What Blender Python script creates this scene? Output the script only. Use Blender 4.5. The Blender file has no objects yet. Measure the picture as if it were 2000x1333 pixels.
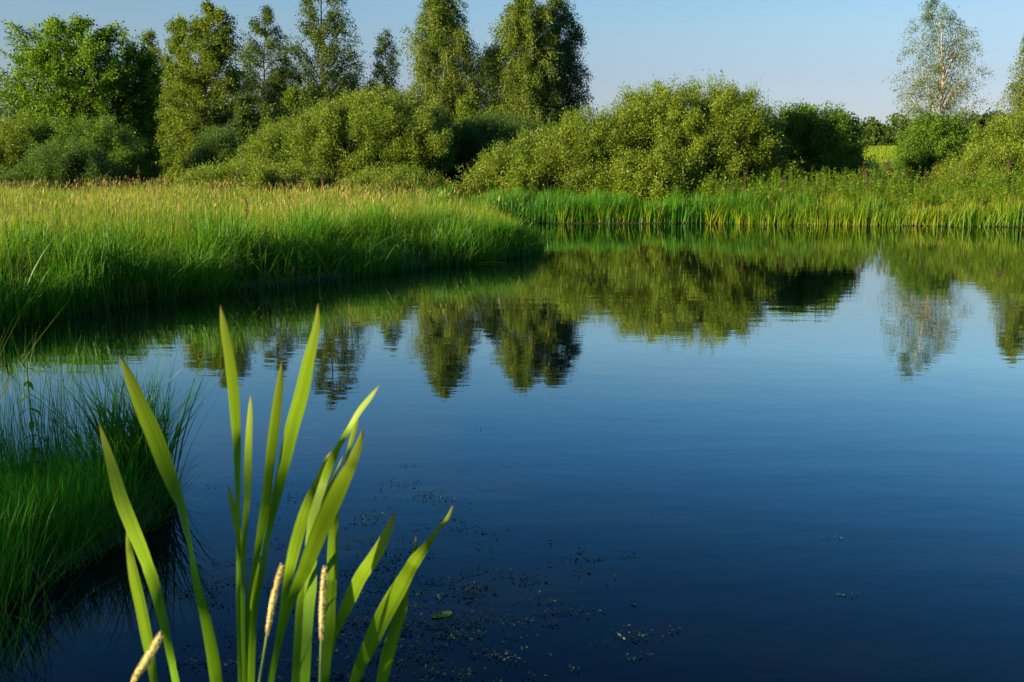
import bpy, math, random
import numpy as np
from mathutils import Vector

# ------------------------------------------------------------------ camera, sky, sun, exposure
SC = bpy.context.scene
C = SC.collection
CAM_H, FPX, HORIZON = 1.75, 1944.0, 330.0          # eye height, focal length in photo pixels, horizon row
CX, CY = 1000.0, 666.5
PITCH = math.atan((CY - HORIZON) / FPX)
cam = bpy.data.cameras.new('camera')
cam_o = bpy.data.objects.new('camera', cam)
C.objects.link(cam_o)
cam_o.location = (0, 0, CAM_H)
cam_o.rotation_euler = (math.pi / 2 - PITCH, 0, 0)
cam.sensor_width = 36.0
cam.lens = FPX / 2000.0 * 36.0
cam.clip_start, cam.clip_end = 0.05, 5000
cam.dof.use_dof = True
cam.dof.focus_distance = 14.0
cam.dof.aperture_fstop = 13.0
SC.camera = cam_o

SUN_EL = math.radians(13.0)
SUN_DIR = np.array([-0.86, -0.51, 0.0])              # horizontal direction towards the sun
SUN_DIR = SUN_DIR / np.linalg.norm(SUN_DIR) * math.cos(SUN_EL)
SUN_DIR[2] = math.sin(SUN_EL)
world = bpy.data.worlds.new('World')
SC.world = world
world.use_nodes = True
wn, wl = world.node_tree.nodes, world.node_tree.links
sky = wn.new('ShaderNodeTexSky')
sky.sky_type = 'NISHITA'
sky.sun_disc = False
sky.sun_elevation = SUN_EL
sky.sun_rotation = math.atan2(SUN_DIR[0], SUN_DIR[1])
sky.altitude = 100
sky.air_density, sky.dust_density, sky.ozone_density = 1.0, 1.0, 3.0
# the clear evening sky deepens towards the zenith
geo = wn.new('ShaderNodeTexCoord')
sep = wn.new('ShaderNodeSeparateXYZ')
wl.new(geo.outputs['Generated'], sep.inputs[0])
ramp = wn.new('ShaderNodeValToRGB')
els = ramp.color_ramp.elements
STOPS = [(0.0, (0.90, 0.82, 1.10)), (0.044, (0.80, 0.72, 0.90)), (0.085, (0.81, 0.71, 0.79)), (0.131, (0.88, 0.82, 0.81)), (0.182, (0.80, 0.91, 0.92)),
         (0.235, (0.66, 1.06, 1.25)), (0.284, (0.56, 1.14, 1.56)), (0.350, (0.46, 1.12, 1.60)), (0.477, (0.38, 0.98, 1.55)), (1.0, (0.46, 0.94, 1.30))]
els[0].position, els[1].position = STOPS[0][0], STOPS[-1][0]
els[0].color = (*[c / 1.6 for c in STOPS[0][1]], 1); els[1].color = (*[c / 1.6 for c in STOPS[-1][1]], 1)
for p_, c_ in STOPS[1:-1]:
    e_ = els.new(p_); e_.color = (*[c / 1.6 for c in c_], 1)
wl.new(sep.outputs['Z'], ramp.inputs[0])
tint = wn.new('ShaderNodeMix'); tint.data_type = 'RGBA'; tint.blend_type = 'MULTIPLY'; tint.inputs[0].default_value = 1.0
wl.new(ramp.outputs[0], tint.inputs[7])
wl.new(sky.outputs[0], tint.inputs[6])
# barely visible warm wisps low in the sky
wmp = wn.new('ShaderNodeMapping'); wmp.inputs['Scale'].default_value = (2.2, 2.2, 13.0); wmp.inputs['Location'].default_value = (0.3, 0.0, 0.4)
wnz = wn.new('ShaderNodeTexNoise'); wnz.inputs['Scale'].default_value = 1.6; wnz.inputs['Detail'].default_value = 5.0
wmr = wn.new('ShaderNodeMapRange'); wmr.inputs[1].default_value = 0.52; wmr.inputs[2].default_value = 0.80; wmr.inputs[3].default_value = 0.0; wmr.inputs[4].default_value = 0.14
wisp = wn.new('ShaderNodeMix'); wisp.data_type = 'RGBA'; wisp.inputs[7].default_value = (2.05, 2.05, 2.12, 1)
wl.new(geo.outputs['Generated'], wmp.inputs[0]); wl.new(wmp.outputs[0], wnz.inputs[0]); wl.new(wnz.outputs[0], wmr.inputs[0]); wl.new(wmr.outputs[0], wisp.inputs[0])
wl.new(tint.outputs[2], wisp.inputs[6])
wl.new(wisp.outputs[2], wn['Background'].inputs['Color'])
wn['Background'].inputs['Strength'].default_value = 0.0872

sun = bpy.data.lights.new('sun', 'SUN')
sun.energy = 5.0
sun.angle = math.radians(0.5)
sun.color = (1.0, 0.81, 0.48)
sun_o = bpy.data.objects.new('sun', sun)
C.objects.link(sun_o)
sun_o.rotation_euler = Vector(SUN_DIR).to_track_quat('Z', 'Y').to_euler()

SC.view_settings.view_transform = 'Standard'
SC.view_settings.look = 'None'
SC.view_settings.exposure = 1.90
SC.view_settings.gamma = 1.0
SC.render.engine = 'CYCLES'
cy = SC.cycles
cy.max_bounces, cy.diffuse_bounces, cy.glossy_bounces, cy.transmission_bounces, cy.transparent_max_bounces = 6, 3, 3, 3, 4
cy.use_denoising = True
cy.sample_clamp_indirect = 4.0

# ------------------------------------------------------------------ helpers
rng = np.random.default_rng(7)
COSP, SINP = math.cos(PITCH), math.sin(PITCH)


def ray(u, v):
    a, b = (u - CX) / FPX, (CY - v) / FPX
    return np.array([a, COSP + b * SINP, -SINP + b * COSP])


def at(u, v, d):
    """the point of the photograph's pixel (u, v) that lies d metres ahead"""
    r = ray(u, v)
    return np.array([0, 0, CAM_H]) + r * (d / r[1])


def on_water(u, v, z=0.0):
    r = ray(u, v)
    return np.array([0, 0, CAM_H]) + r * ((z - CAM_H) / r[2])


def unit(a):
    return a / np.maximum(np.linalg.norm(a, axis=-1, keepdims=True), 1e-9)


def mesh_obj(name, V, F, m, parent=None, attrs=None, smooth=False, loc=None):
    V = np.asarray(V, np.float32)
    F = np.asarray(F, np.int32)
    if loc is not None:
        V = V - np.asarray(loc, np.float32)
    me = bpy.data.meshes.new(name)
    k = F.shape[1]
    me.vertices.add(len(V)); me.vertices.foreach_set('co', V.ravel())
    me.loops.add(F.size); me.loops.foreach_set('vertex_index', F.ravel())
    me.polygons.add(len(F)); me.polygons.foreach_set('loop_start', np.arange(0, F.size, k, dtype=np.int32))
    me.update(calc_edges=True)
    for an, (dom, arr) in (attrs or {}).items():
        at_ = me.attributes.new(an, 'FLOAT', dom)
        at_.data.foreach_set('value', np.asarray(arr, np.float32))
    if smooth:
        me.polygons.foreach_set('use_smooth', np.ones(len(F), bool))
    me.materials.append(m)
    o = bpy.data.objects.new(name, me)
    C.objects.link(o)
    if parent is not None:
        o.parent = parent
    if loc is not None and parent is None:
        o.location = loc
    return o


def tag(o, label=None, cat=None, group=None, kind=None):
    if label: o['label'] = label
    if cat: o['category'] = cat
    if group: o['group'] = group
    if kind: o['kind'] = kind
    return o


def thing(name, loc, label, cat, group=None):
    o = bpy.data.objects.new(name, None)
    o.empty_display_size = 0.2
    C.objects.link(o)
    o.location = loc
    return tag(o, label, cat, group)


# ------------------------------------------------------------------ materials
def new_mat(name):
    m = bpy.data.materials.new(name)
    m.use_nodes = True
    n = m.node_tree.nodes
    n.clear()
    return m, n, m.node_tree.links


def leaf_mat(name, dark, mid, light, trans=0.4, rough=0.6, spec=0.22, tcol=None, attr='tint', stops=()):
    """leaf tissue: its own colour varies from leaf to leaf; light shines through it"""
    dark, mid, light = [tuple(c * 0.96 for c in q_) for q_ in (dark, mid, light)]
    stops = [(p_, tuple(c * 0.96 for c in c_)) for p_, c_ in stops]
    m, n, l = new_mat(name)
    out = n.new('ShaderNodeOutputMaterial')
    a = n.new('ShaderNodeAttribute'); a.attribute_name = attr
    r = n.new('ShaderNodeValToRGB')
    r.color_ramp.elements[0].color = (*dark, 1); r.color_ramp.elements[1].color = (*light, 1)
    e = r.color_ramp.elements.new(0.5); e.color = (*mid, 1)
    for p_, c_ in stops:
        r.color_ramp.elements.new(p_).color = (*c_, 1)
    l.new(a.outputs['Fac'], r.inputs[0])
    p = n.new('ShaderNodeBsdfPrincipled')
    p.inputs['Roughness'].default_value = rough
    p.inputs['Specular IOR Level'].default_value = spec
    l.new(r.outputs[0], p.inputs['Base Color'])
    t = n.new('ShaderNodeBsdfTranslucent')
    mx = n.new('ShaderNodeMix'); mx.data_type = 'RGBA'; mx.blend_type = 'MULTIPLY'; mx.inputs[0].default_value = 1
    l.new(r.outputs[0], mx.inputs[6]); mx.inputs[7].default_value = (*(tcol or (1.5, 1.5, 0.6)), 1)
    l.new(mx.outputs[2], t.inputs['Color'])
    s = n.new('ShaderNodeMixShader'); s.inputs[0].default_value = trans
    l.new(p.outputs[0], s.inputs[1]); l.new(t.outputs[0], s.inputs[2])
    l.new(s.outputs[0], out.inputs[0])
    return m


def simple_mat(name, col, rough=0.8, col2=None, scale=3.0, spec=0.3, stretch=(1, 1, 1)):
    m, n, l = new_mat(name)
    out = n.new('ShaderNodeOutputMaterial')
    p = n.new('ShaderNodeBsdfPrincipled')
    p.inputs['Roughness'].default_value = rough
    p.inputs['Specular IOR Level'].default_value = spec
    tc = n.new('ShaderNodeTexCoord')
    mp = n.new('ShaderNodeMapping'); mp.inputs['Scale'].default_value = stretch
    nz = n.new('ShaderNodeTexNoise'); nz.inputs['Scale'].default_value = scale; nz.inputs['Detail'].default_value = 5
    r = n.new('ShaderNodeValToRGB')
    r.color_ramp.elements[0].position = 0.35; r.color_ramp.elements[1].position = 0.65
    r.color_ramp.elements[0].color = (*col, 1); r.color_ramp.elements[1].color = (*(col2 or col), 1)
    l.new(tc.outputs['Object'], mp.inputs[0]); l.new(mp.outputs[0], nz.inputs[0]); l.new(nz.outputs[0], r.inputs[0])
    l.new(r.outputs[0], p.inputs['Base Color']); l.new(p.outputs[0], out.inputs[0])
    return m


M = {}
M['birch'] = leaf_mat('birch_leaf', (0.044, 0.082, 0.003), (0.080, 0.124, 0.004), (0.125, 0.168, 0.006))
M['aspen'] = leaf_mat('aspen_leaf', (0.046, 0.084, 0.004), (0.082, 0.126, 0.005), (0.128, 0.170, 0.008))
M['darkleaf'] = leaf_mat('alder_leaf', (0.022, 0.052, 0.005), (0.040, 0.076, 0.007), (0.075, 0.110, 0.009), trans=0.3)
M['maple'] = leaf_mat('maple_leaf', (0.046, 0.110, 0.003), (0.078, 0.158, 0.004), (0.125, 0.210, 0.006))
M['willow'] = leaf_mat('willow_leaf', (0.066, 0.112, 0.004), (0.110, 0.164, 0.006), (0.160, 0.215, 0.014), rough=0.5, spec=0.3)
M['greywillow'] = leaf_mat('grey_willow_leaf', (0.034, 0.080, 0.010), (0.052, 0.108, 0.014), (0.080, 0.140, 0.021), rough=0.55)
M['darkbush'] = leaf_mat('shade_bush_leaf', (0.036, 0.096, 0.005), (0.062, 0.132, 0.007), (0.105, 0.178, 0.010))
M['sparsebirch'] = leaf_mat('sparse_birch_leaf', (0.036, 0.074, 0.006), (0.050, 0.094, 0.008), (0.070, 0.118, 0.010))
M['farleaf'] = leaf_mat('far_wood_leaf', (0.035, 0.066, 0.010), (0.046, 0.082, 0.013), (0.065, 0.098, 0.018))
M['bark'] = simple_mat('dark_bark', (0.045, 0.036, 0.026), 0.9, (0.10, 0.085, 0.06), 6, 0.2, (1, 1, 0.3))
M['birchbark'] = simple_mat('birch_bark', (0.10, 0.085, 0.07), 0.7, (0.38, 0.33, 0.25), 3, 0.3, (1, 1, 2.2))
M['paletwig'] = simple_mat('pale_bark', (0.18, 0.15, 0.10), 0.8, (0.32, 0.27, 0.19), 5, 0.2)
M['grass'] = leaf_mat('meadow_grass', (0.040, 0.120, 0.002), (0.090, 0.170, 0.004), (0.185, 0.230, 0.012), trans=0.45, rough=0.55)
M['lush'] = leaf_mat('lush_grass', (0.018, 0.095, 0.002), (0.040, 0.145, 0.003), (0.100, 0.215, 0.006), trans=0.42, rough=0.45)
M['reed'] = leaf_mat('reed_blade', (0.045, 0.125, 0.004), (0.085, 0.180, 0.006), (0.200, 0.150, 0.022), trans=0.45, rough=0.45, stops=[(0.80, (0.200, 0.255, 0.012))])
M['seed'] = leaf_mat('grass_seed', (0.170, 0.095, 0.032), (0.235, 0.210, 0.058), (0.360, 0.320, 0.130), trans=0.35, rough=0.8, spec=0.1, tcol=(1.2, 1.1, 0.8))
M['dock'] = leaf_mat('dry_dock', (0.048, 0.034, 0.018), (0.080, 0.054, 0.026), (0.13, 0.090, 0.040), trans=0.2, rough=0.8, spec=0.1, tcol=(1.2, 1.0, 0.8))
M['herb'] = leaf_mat('herb_leaf', (0.060, 0.130, 0.006), (0.105, 0.190, 0.008), (0.190, 0.260, 0.016))
M['darkherb'] = leaf_mat('dark_herb_leaf', (0.025, 0.090, 0.005), (0.045, 0.130, 0.008), (0.110, 0.190, 0.014))
M['hairgrass'] = leaf_mat('hair_grass', (0.020, 0.120, 0.003), (0.040, 0.185, 0.004), (0.090, 0.260, 0.008), trans=0.45, rough=0.5)
M['straw'] = leaf_mat('dead_straw', (0.060, 0.045, 0.018), (0.120, 0.100, 0.035), (0.220, 0.180, 0.070), trans=0.3, rough=0.8, spec=0.1, tcol=(1.1, 1.0, 0.8))
M['weed'] = leaf_mat('pondweed_leaf', (0.018, 0.030, 0.012), (0.030, 0.050, 0.020), (0.075, 0.11, 0.055), trans=0.1)


# ------------------------------------------------------------------ terrain and water
def P(*uv):
    return [tuple(on_water(u, v)[:2]) for u, v in uv]


POND = (P((-420, 735), (-150, 672), (0, 642), (150, 613), (300, 588), (450, 569), (600, 555), (750, 533), (900, 517),
          (1000, 505), (1042, 494), (1052, 482), (1046, 465), (1000, 452), (950, 444), (915, 438.5), (950, 435), (1010, 435.5),
          (1100, 437), (1250, 437), (1400, 436.5), (1500, 438.5), (1700, 440.5), (2000, 444), (2250, 452))
        + [(30, 24), (34, 14), (26, 4), (12, -1.2), (4, -0.6), (1.2, 0.35), (-0.4, 0.45), (-1.1, 0.8), (-2.6, 2.0)]
        + P((-260, 1290), (0, 1178), (120, 1120), (240, 1055), (318, 992), (322, 962), (260, 945), (100, 938), (-80, 925))
        + [(-6, 6.0), (-9, 7.0)])
POND = np.array(POND)


def pond_sdf(x, y):
    """distance to the shore: negative over the water"""
    shp = np.shape(x)
    p = np.stack([np.ravel(x), np.ravel(y)], 1)
    d = np.full(len(p), 1e9)
    inside = np.zeros(len(p), bool)
    n = len(POND)
    for i in range(n):
        a, b = POND[i], POND[(i + 1) % n]
        e = b - a
        w = p - a
        t = np.clip((w @ e) / (e @ e), 0, 1)
        d = np.minimum(d, np.hypot(*(w - t[:, None] * e).T))
        c = (a[1] > p[:, 1]) != (b[1] > p[:, 1])
        with np.errstate(divide='ignore', invalid='ignore'):
            xi = a[0] + (p[:, 1] - a[1]) * e[0] / (e[1] if e[1] else 1e-9)
        inside ^= c & (p[:, 0] < xi)
    return np.where(inside, -d, d).reshape(shp)


def ground_z(x, y):
    x, y = np.asarray(x, float), np.asarray(y, float)
    s = pond_sdf(x, y)
    z = np.where(s < 0, np.maximum(-0.9, s * 0.5), 0.03 + 0.22 * (1 - np.exp(-np.maximum(s, 0) / 1.2)))
    far = np.clip((s - 2) / 10, 0, 1)
    z = z + far * (0.12 + 0.10 * np.sin(x * 0.31 + 1) * np.cos(y * 0.27) + 0.06 * np.sin(x * 0.9 + y * 0.7))
    dist = np.hypot(x, y)
    z = z + np.clip(dist - 95, 0, 190) * 0.042 + np.clip(dist - 285, 0, 4000) * 0.006
    return z


def gz(x, y):
    return float(ground_z(np.array([x]), np.array([y]))[0])


def build_ground():
    u = np.linspace(-1, 1, 330)
    xs = 22 * np.sinh(u * 5.05) / 1.6
    v = np.linspace(-0.75, 1, 330)
    ys = 12 + 16 * np.sinh(v * 5.4) / 1.6
    X, Y = np.meshgrid(xs, ys)
    Z = ground_z(X, Y)
    n, k = X.shape
    V = np.stack([X, Y, Z], -1).reshape(-1, 3)
    i = np.arange(n * k).reshape(n, k)
    F = np.stack([i[:-1, :-1], i[:-1, 1:], i[1:, 1:], i[1:, :-1]], -1).reshape(-1, 4)
    m, nn, l = new_mat('meadow_soil')
    out = nn.new('ShaderNodeOutputMaterial')
    p = nn.new('ShaderNodeBsdfPrincipled'); p.inputs['Roughness'].default_value = 0.95; p.inputs['Specular IOR Level'].default_value = 0.1
    g = nn.new('ShaderNodeNewGeometry')
    nz = nn.new('ShaderNodeTexNoise'); nz.inputs['Scale'].default_value = 0.9; nz.inputs['Detail'].default_value = 8
    r = nn.new('ShaderNodeValToRGB')
    r.color_ramp.elements[0].color = (0.030, 0.055, 0.008, 1); r.color_ramp.elements[1].color = (0.095, 0.115, 0.020, 1)
    r.color_ramp.elements[0].position = 0.3; r.color_ramp.elements[1].position = 0.7
    l.new(g.outputs['Position'], nz.inputs[0]); l.new(nz.outputs[0], r.inputs[0])
    # bare wet mud close to the waterline and under it
    sx = nn.new('ShaderNodeSeparateXYZ'); l.new(g.outputs['Position'], sx.inputs[0])
    mr = nn.new('ShaderNodeMapRange'); mr.inputs[1].default_value = 0.02; mr.inputs[2].default_value = 0.0872
    l.new(sx.outputs[2], mr.inputs[0])
    mx = nn.new('ShaderNodeMix'); mx.data_type = 'RGBA'
    mx.inputs[6].default_value = (0.030, 0.020, 0.010, 1)
    l.new(mr.outputs[0], mx.inputs[0]); l.new(r.outputs[0], mx.inputs[7])
    l.new(mx.outputs[2], p.inputs['Base Color']); l.new(p.outputs[0], out.inputs[0])
    o = mesh_obj('ground', V, F, m, smooth=True)
    tag(o, kind='structure')


def build_water():
    m, n, l = new_mat('pond_water')
    out = n.new('ShaderNodeOutputMaterial')
    murk = n.new('ShaderNodeBsdfDiffuse'); murk.inputs['Color'].default_value = (0.0005, 0.0018, 0.0038, 1)
    gloss = n.new('ShaderNodeBsdfGlossy'); gloss.inputs['Roughness'].default_value = 0.012
    fr = n.new('ShaderNodeFresnel'); fr.inputs['IOR'].default_value = 1.333
    pw = n.new('ShaderNodeMath'); pw.operation = 'POWER'; pw.inputs[1].default_value = 1.75
    ml = n.new('ShaderNodeMath'); ml.operation = 'MULTIPLY'; ml.inputs[1].default_value = 4.6
    cap = n.new('ShaderNodeMath'); cap.operation = 'MINIMUM'; cap.inputs[1].default_value = 0.74
    l.new(fr.outputs[0], pw.inputs[0]); l.new(pw.outputs[0], ml.inputs[0]); l.new(ml.outputs[0], cap.inputs[0])
    gloss.inputs['Color'].default_value = (0.88, 0.92, 0.88, 1)
    p = n.new('ShaderNodeMixShader')
    l.new(cap.outputs[0], p.inputs[0]); l.new(murk.outputs[0], p.inputs[1]); l.new(gloss.outputs[0], p.inputs[2])
    g = n.new('ShaderNodeNewGeometry')

    def wave(scale, stretch, detail, rot):
        mp = n.new('ShaderNodeMapping')
        mp.inputs['Scale'].default_value = stretch
        mp.inputs['Rotation'].default_value = (0, 0, rot)
        nz = n.new('ShaderNodeTexNoise')
        nz.inputs['Scale'].default_value = scale; nz.inputs['Detail'].default_value = detail; nz.inputs['Roughness'].default_value = 0.45
        l.new(g.outputs['Position'], mp.inputs[0]); l.new(mp.outputs[0], nz.inputs[0])
        return nz.outputs[0]
    a = wave(2.2, (0.55, 1.5, 1), 1.5, 0.15)
    b = wave(9.0, (0.5, 1.3, 1), 1.0, -0.1)
    # calm and breezy patches
    c = wave(0.12, (1, 2.5, 1), 2.0, 0.2)
    b1 = n.new('ShaderNodeBump'); b1.inputs['Distance'].default_value = 0.02
    b2 = n.new('ShaderNodeBump'); b2.inputs['Distance'].default_value = 0.004
    mr = n.new('ShaderNodeMapRange'); mr.inputs[1].default_value = 0.35; mr.inputs[2].default_value = 0.65
    mr.inputs[3].default_value = 0.03; mr.inputs[4].default_value = 0.11
    l.new(c, mr.inputs[0]); l.new(mr.outputs[0], b1.inputs['Strength'])
    b2.inputs['Strength'].default_value = 0.09
    l.new(a, b1.inputs['Height']); l.new(b, b2.inputs['Height']); l.new(b1.outputs[0], b2.inputs['Normal'])
    l.new(b2.outputs[0], gloss.inputs['Normal']); l.new(b2.outputs[0], fr.inputs['Normal'])
    l.new(p.outputs[0], out.inputs[0])
    x0, x1, y0, y1 = -40.0, 45.0, -4.0, 42.0
    V = [(x0, y0, 0), (x1, y0, 0), (x1, y1, 0), (x0, y1, 0)]
    o = mesh_obj('water', V, [(0, 1, 2, 3)], m)
    tag(o, kind='structure')


build_ground()
build_water()


# ------------------------------------------------------------------ plant builders
def tubes(paths, radii, k=5):
    """paths (N, S, 3), radii (N, S) -> one mesh of tapered tubes"""
    paths, radii = np.asarray(paths, float), np.asarray(radii, float)
    N, S, _ = paths.shape
    T = np.gradient(paths, axis=1)
    T = unit(T)
    ref = np.where(np.abs(T[..., 2:3]) > 0.9, np.array([1.0, 0, 0]), np.array([0, 0, 1.0]))
    A = unit(np.cross(T, ref))
    B = np.cross(T, A)
    ang = np.arange(k) / k * 2 * np.pi
    ring = (A[:, :, None] * np.cos(ang)[None, None, :, None] + B[:, :, None] * np.sin(ang)[None, None, :, None]) * radii[:, :, None, None]
    V = (paths[:, :, None] + ring).reshape(-1, 3)
    i = np.arange(N * S * k).reshape(N, S, k)
    j = np.roll(i, -1, axis=2)
    F = np.stack([i[:, :-1], j[:, :-1], j[:, 1:], i[:, 1:]], -1).reshape(-1, 4)
    return V, F


def merge(*parts):
    Vs, Fs, o = [], [], 0
    for V, F in parts:
        Vs.append(V); Fs.append(np.asarray(F) + o); o += len(V)
    return np.concatenate(Vs), np.concatenate(Fs)


def leaves(c, a, nrm, L, W):
    a = unit(a)
    b = unit(np.cross(nrm, a))
    n2 = np.cross(a, b)
    L, W = L[:, None], W[:, None]
    V = np.stack([c, c + a * L * 0.42 + b * W * 0.5 + n2 * W * 0.12, c + a * L, c + a * L * 0.42 - b * W * 0.5 + n2 * W * 0.12], 1)
    F = np.arange(len(c) * 4).reshape(-1, 4)
    return V.reshape(-1, 3), F


def bez(a, b, c, S):
    t = np.linspace(0, 1, S)[None, :, None]
    return a[:, None] * (1 - t) ** 2 + 2 * b[:, None] * t * (1 - t) + c[:, None] * t ** 2


class Profile:
    """crown outline in metres: height, left and right reach, from outline rows (row, left, right) seen d metres away"""
    def __init__(self, rows, d):
        rows = sorted(rows, key=lambda r: -r[0])
        pl = np.array([at(r[1], r[0], d) for r in rows]); pr = np.array([at(r[2], r[0], d) for r in rows])
        self.z = pl[:, 2]; self.l = pl[:, 0]; self.r = pr[:, 0]; self.d = d

    def get(self, z):
        l, r = np.interp(z, self.z, self.l), np.interp(z, self.z, self.r)
        return (l + r) / 2, np.maximum((r - l) / 2, 0.05)


def field(seed, x, y, scale):
    q = np.random.default_rng(seed)
    v = np.zeros(len(x))
    for k in range(7):
        a = q.uniform(0, 6.28); f = scale * q.uniform(0.6, 2.2)
        v += np.sin(x * np.cos(a) * f + y * np.sin(a) * f + q.uniform(0, 6.28))
    return v / 2.6


def crown_points(pf, n, z0, z1, rmin, rmax, r, depth_k):
    zz = np.linspace(z0, z1, 60)
    w = pf.get(zz)[1] ** 0.8; w = w + 0.22 * w.max()
    cdf = np.cumsum(w) / w.sum()
    ze = np.interp((np.arange(n) + r.random(n)) / n, cdf, zz)
    az = np.arange(n) * 2.39996 + r.random(n) * 0.9
    cx, rad = pf.get(ze)
    rf = np.sqrt(r.uniform(rmin ** 2, rmax ** 2, n))
    e = np.stack([cx + np.cos(az) * rad * rf, pf.d + np.sin(az) * rad * rf * depth_k, ze], 1)
    return e, az, rad


def foliage(org, dirs, lens, nl, r, sg, droop, lsize, aspect, hang, outc, up_bias, clump_sd=0.28):
    """leaves strung along twigs"""
    n = len(org)
    idx = np.repeat(np.arange(n), nl)
    t = r.random(len(idx)) ** 0.8
    c = org[idx] + dirs[idx] * (lens[idx] * t)[:, None] + r.normal(0, sg, (len(idx), 3))
    c[:, 2] -= droop * (t ** 2) * lens[idx]
    a = dirs[idx] * 0.5 + r.normal(0, 0.6, (len(idx), 3)); a[:, 2] -= hang
    outv = unit(c - outc[idx])
    nrm = unit(r.normal(0, 1, (len(idx), 3)) + outv * 0.7 + np.array([0, 0, up_bias]))
    L = lsize * r.uniform(0.65, 1.35, len(idx))
    tint = np.clip(0.5 + r.normal(0, clump_sd, n)[idx] + r.normal(0, 0.16, len(idx)), 0, 1)
    V, F = leaves(c, a, nrm, L, L * aspect)
    return V, F, tint


def tree(name, label, cat, d, rows, leaf, bark, seed, limbs=62, twigs=10, nl=42, lsize=0.15, aspect=0.55, base_u=None,
         trunk_r=0.16, rise=0.8, droop=0.15, hang=0.2, sg=0.14, twl=0.22, rmin=0.55, rmax=1.06, depth_k=0.95, group=None, lean=0.0, top_frac=1.0, bottom=None, up_bias=0.4, leader=1, tw_lo=0.22):
    lsize, nl = (lsize * 0.74, int(nl * 1.6)) if name != 'field_tree' else (lsize, nl)
    r = np.random.default_rng(seed)
    pf = Profile(rows, d)
    z0, z1 = pf.z[0], pf.z[-1]
    if bottom is not None: z0 = bottom
    bx = at(base_u, HORIZON, d)[0] if base_u else float(pf.get(z0)[0])
    gz0 = gz(bx, d)
    root = thing(name, (bx, d, gz0), label, cat, group)
    # trunk
    S = 12
    tz = np.linspace(gz0 - 0.1, z0 + (z1 - z0) * top_frac, S)
    f = np.clip((tz - gz0) / (z1 - gz0), 0, 1)
    cx = pf.get(np.maximum(tz, z0))[0]
    tx = bx * (1 - f) ** 1.2 + cx * (1 - (1 - f) ** 1.2) + r.normal(0, 0.05, S) * (f > 0.1)
    ty = d + r.normal(0, 0.06, S) * (f > 0.1)
    trunk = np.stack([tx, ty, tz], 1)
    tr = trunk_r * (1 - f * 0.93)
    parts = [tubes(trunk[None], tr[None], 7)]

    def on_trunk(z):
        return np.stack([np.interp(z, tz, tx), np.interp(z, tz, ty), z], 1)
    e, az, rad = crown_points(pf, limbs, z0, z1 - 0.15, rmin, rmax, r, depth_k)
    # leaders near the top
    e[-leader:] = np.stack([pf.get(np.full(leader, z1))[0] + r.normal(0, 0.1, leader), np.full(leader, pf.d) + r.normal(0, 0.2, leader), z1 - r.uniform(0, 0.5, leader)], 1)
    hd = np.hypot(e[:, 0] - np.interp(e[:, 2], tz, tx), e[:, 1] - d)
    zs = np.clip(e[:, 2] - rise * hd * r.uniform(0.7, 1.3, limbs), gz0 + (z0 - gz0) * 0.55 + 0.2, z1 - 0.6)
    s = on_trunk(zs)
    mid = (s + e) / 2 + np.stack([0 * hd, 0 * hd, hd * (0.18 if droop < 0.5 else 0.4)], 1) + r.normal(0, 0.08, (limbs, 3)) * hd[:, None]
    lp = bez(s, mid, e, 7)
    lr = np.interp(zs, tz, tr)[:, None] * 0.42 * np.linspace(1, 0.18, 7)[None]
    parts.append(tubes(lp, np.maximum(lr, 0.008), 5))
    # twigs
    n = limbs * twigs
    li = np.repeat(np.arange(limbs), twigs)
    st = r.uniform(tw_lo, 1.0, n)
    k = st * 6
    k0 = np.minimum(k.astype(int), 5)
    o = lp[li, k0] * (1 - (k - k0))[:, None] + lp[li, k0 + 1] * (k - k0)[:, None]
    tang = unit(lp[li, k0 + 1] - lp[li, k0])
    cen = on_trunk(o[:, 2])
    outd = unit(o - cen + 1e-6)
    dirs = unit(tang * 0.55 + outd * 0.35 + r.normal(0, 0.55, (n, 3)) + np.array([0, 0, 0.12 - droop * 0.5]))
    lens = (0.25 + twl * rad[li]) * r.uniform(0.6, 1.4, n)
    tp = np.stack([o, o + dirs * (lens * 0.5)[:, None], o + dirs * lens[:, None] - np.array([0, 0, 1]) * (droop * lens)[:, None]], 1)
    parts.append(tubes(tp, np.repeat(np.array([[0.006, 0.005, 0.003]]), n, 0), 3))
    V, F = merge(*parts)
    off = np.array([bx, d, gz0])
    mesh_obj('trunk', V - off, F, M[bark], root, smooth=True)
    V, F, tint = foliage(o, dirs, lens, nl, r, sg, droop, lsize, aspect, hang, cen, up_bias)
    mesh_obj('crown', V - off, F, M[leaf], root, {'tint': ('FACE', tint)})
    return root


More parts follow.
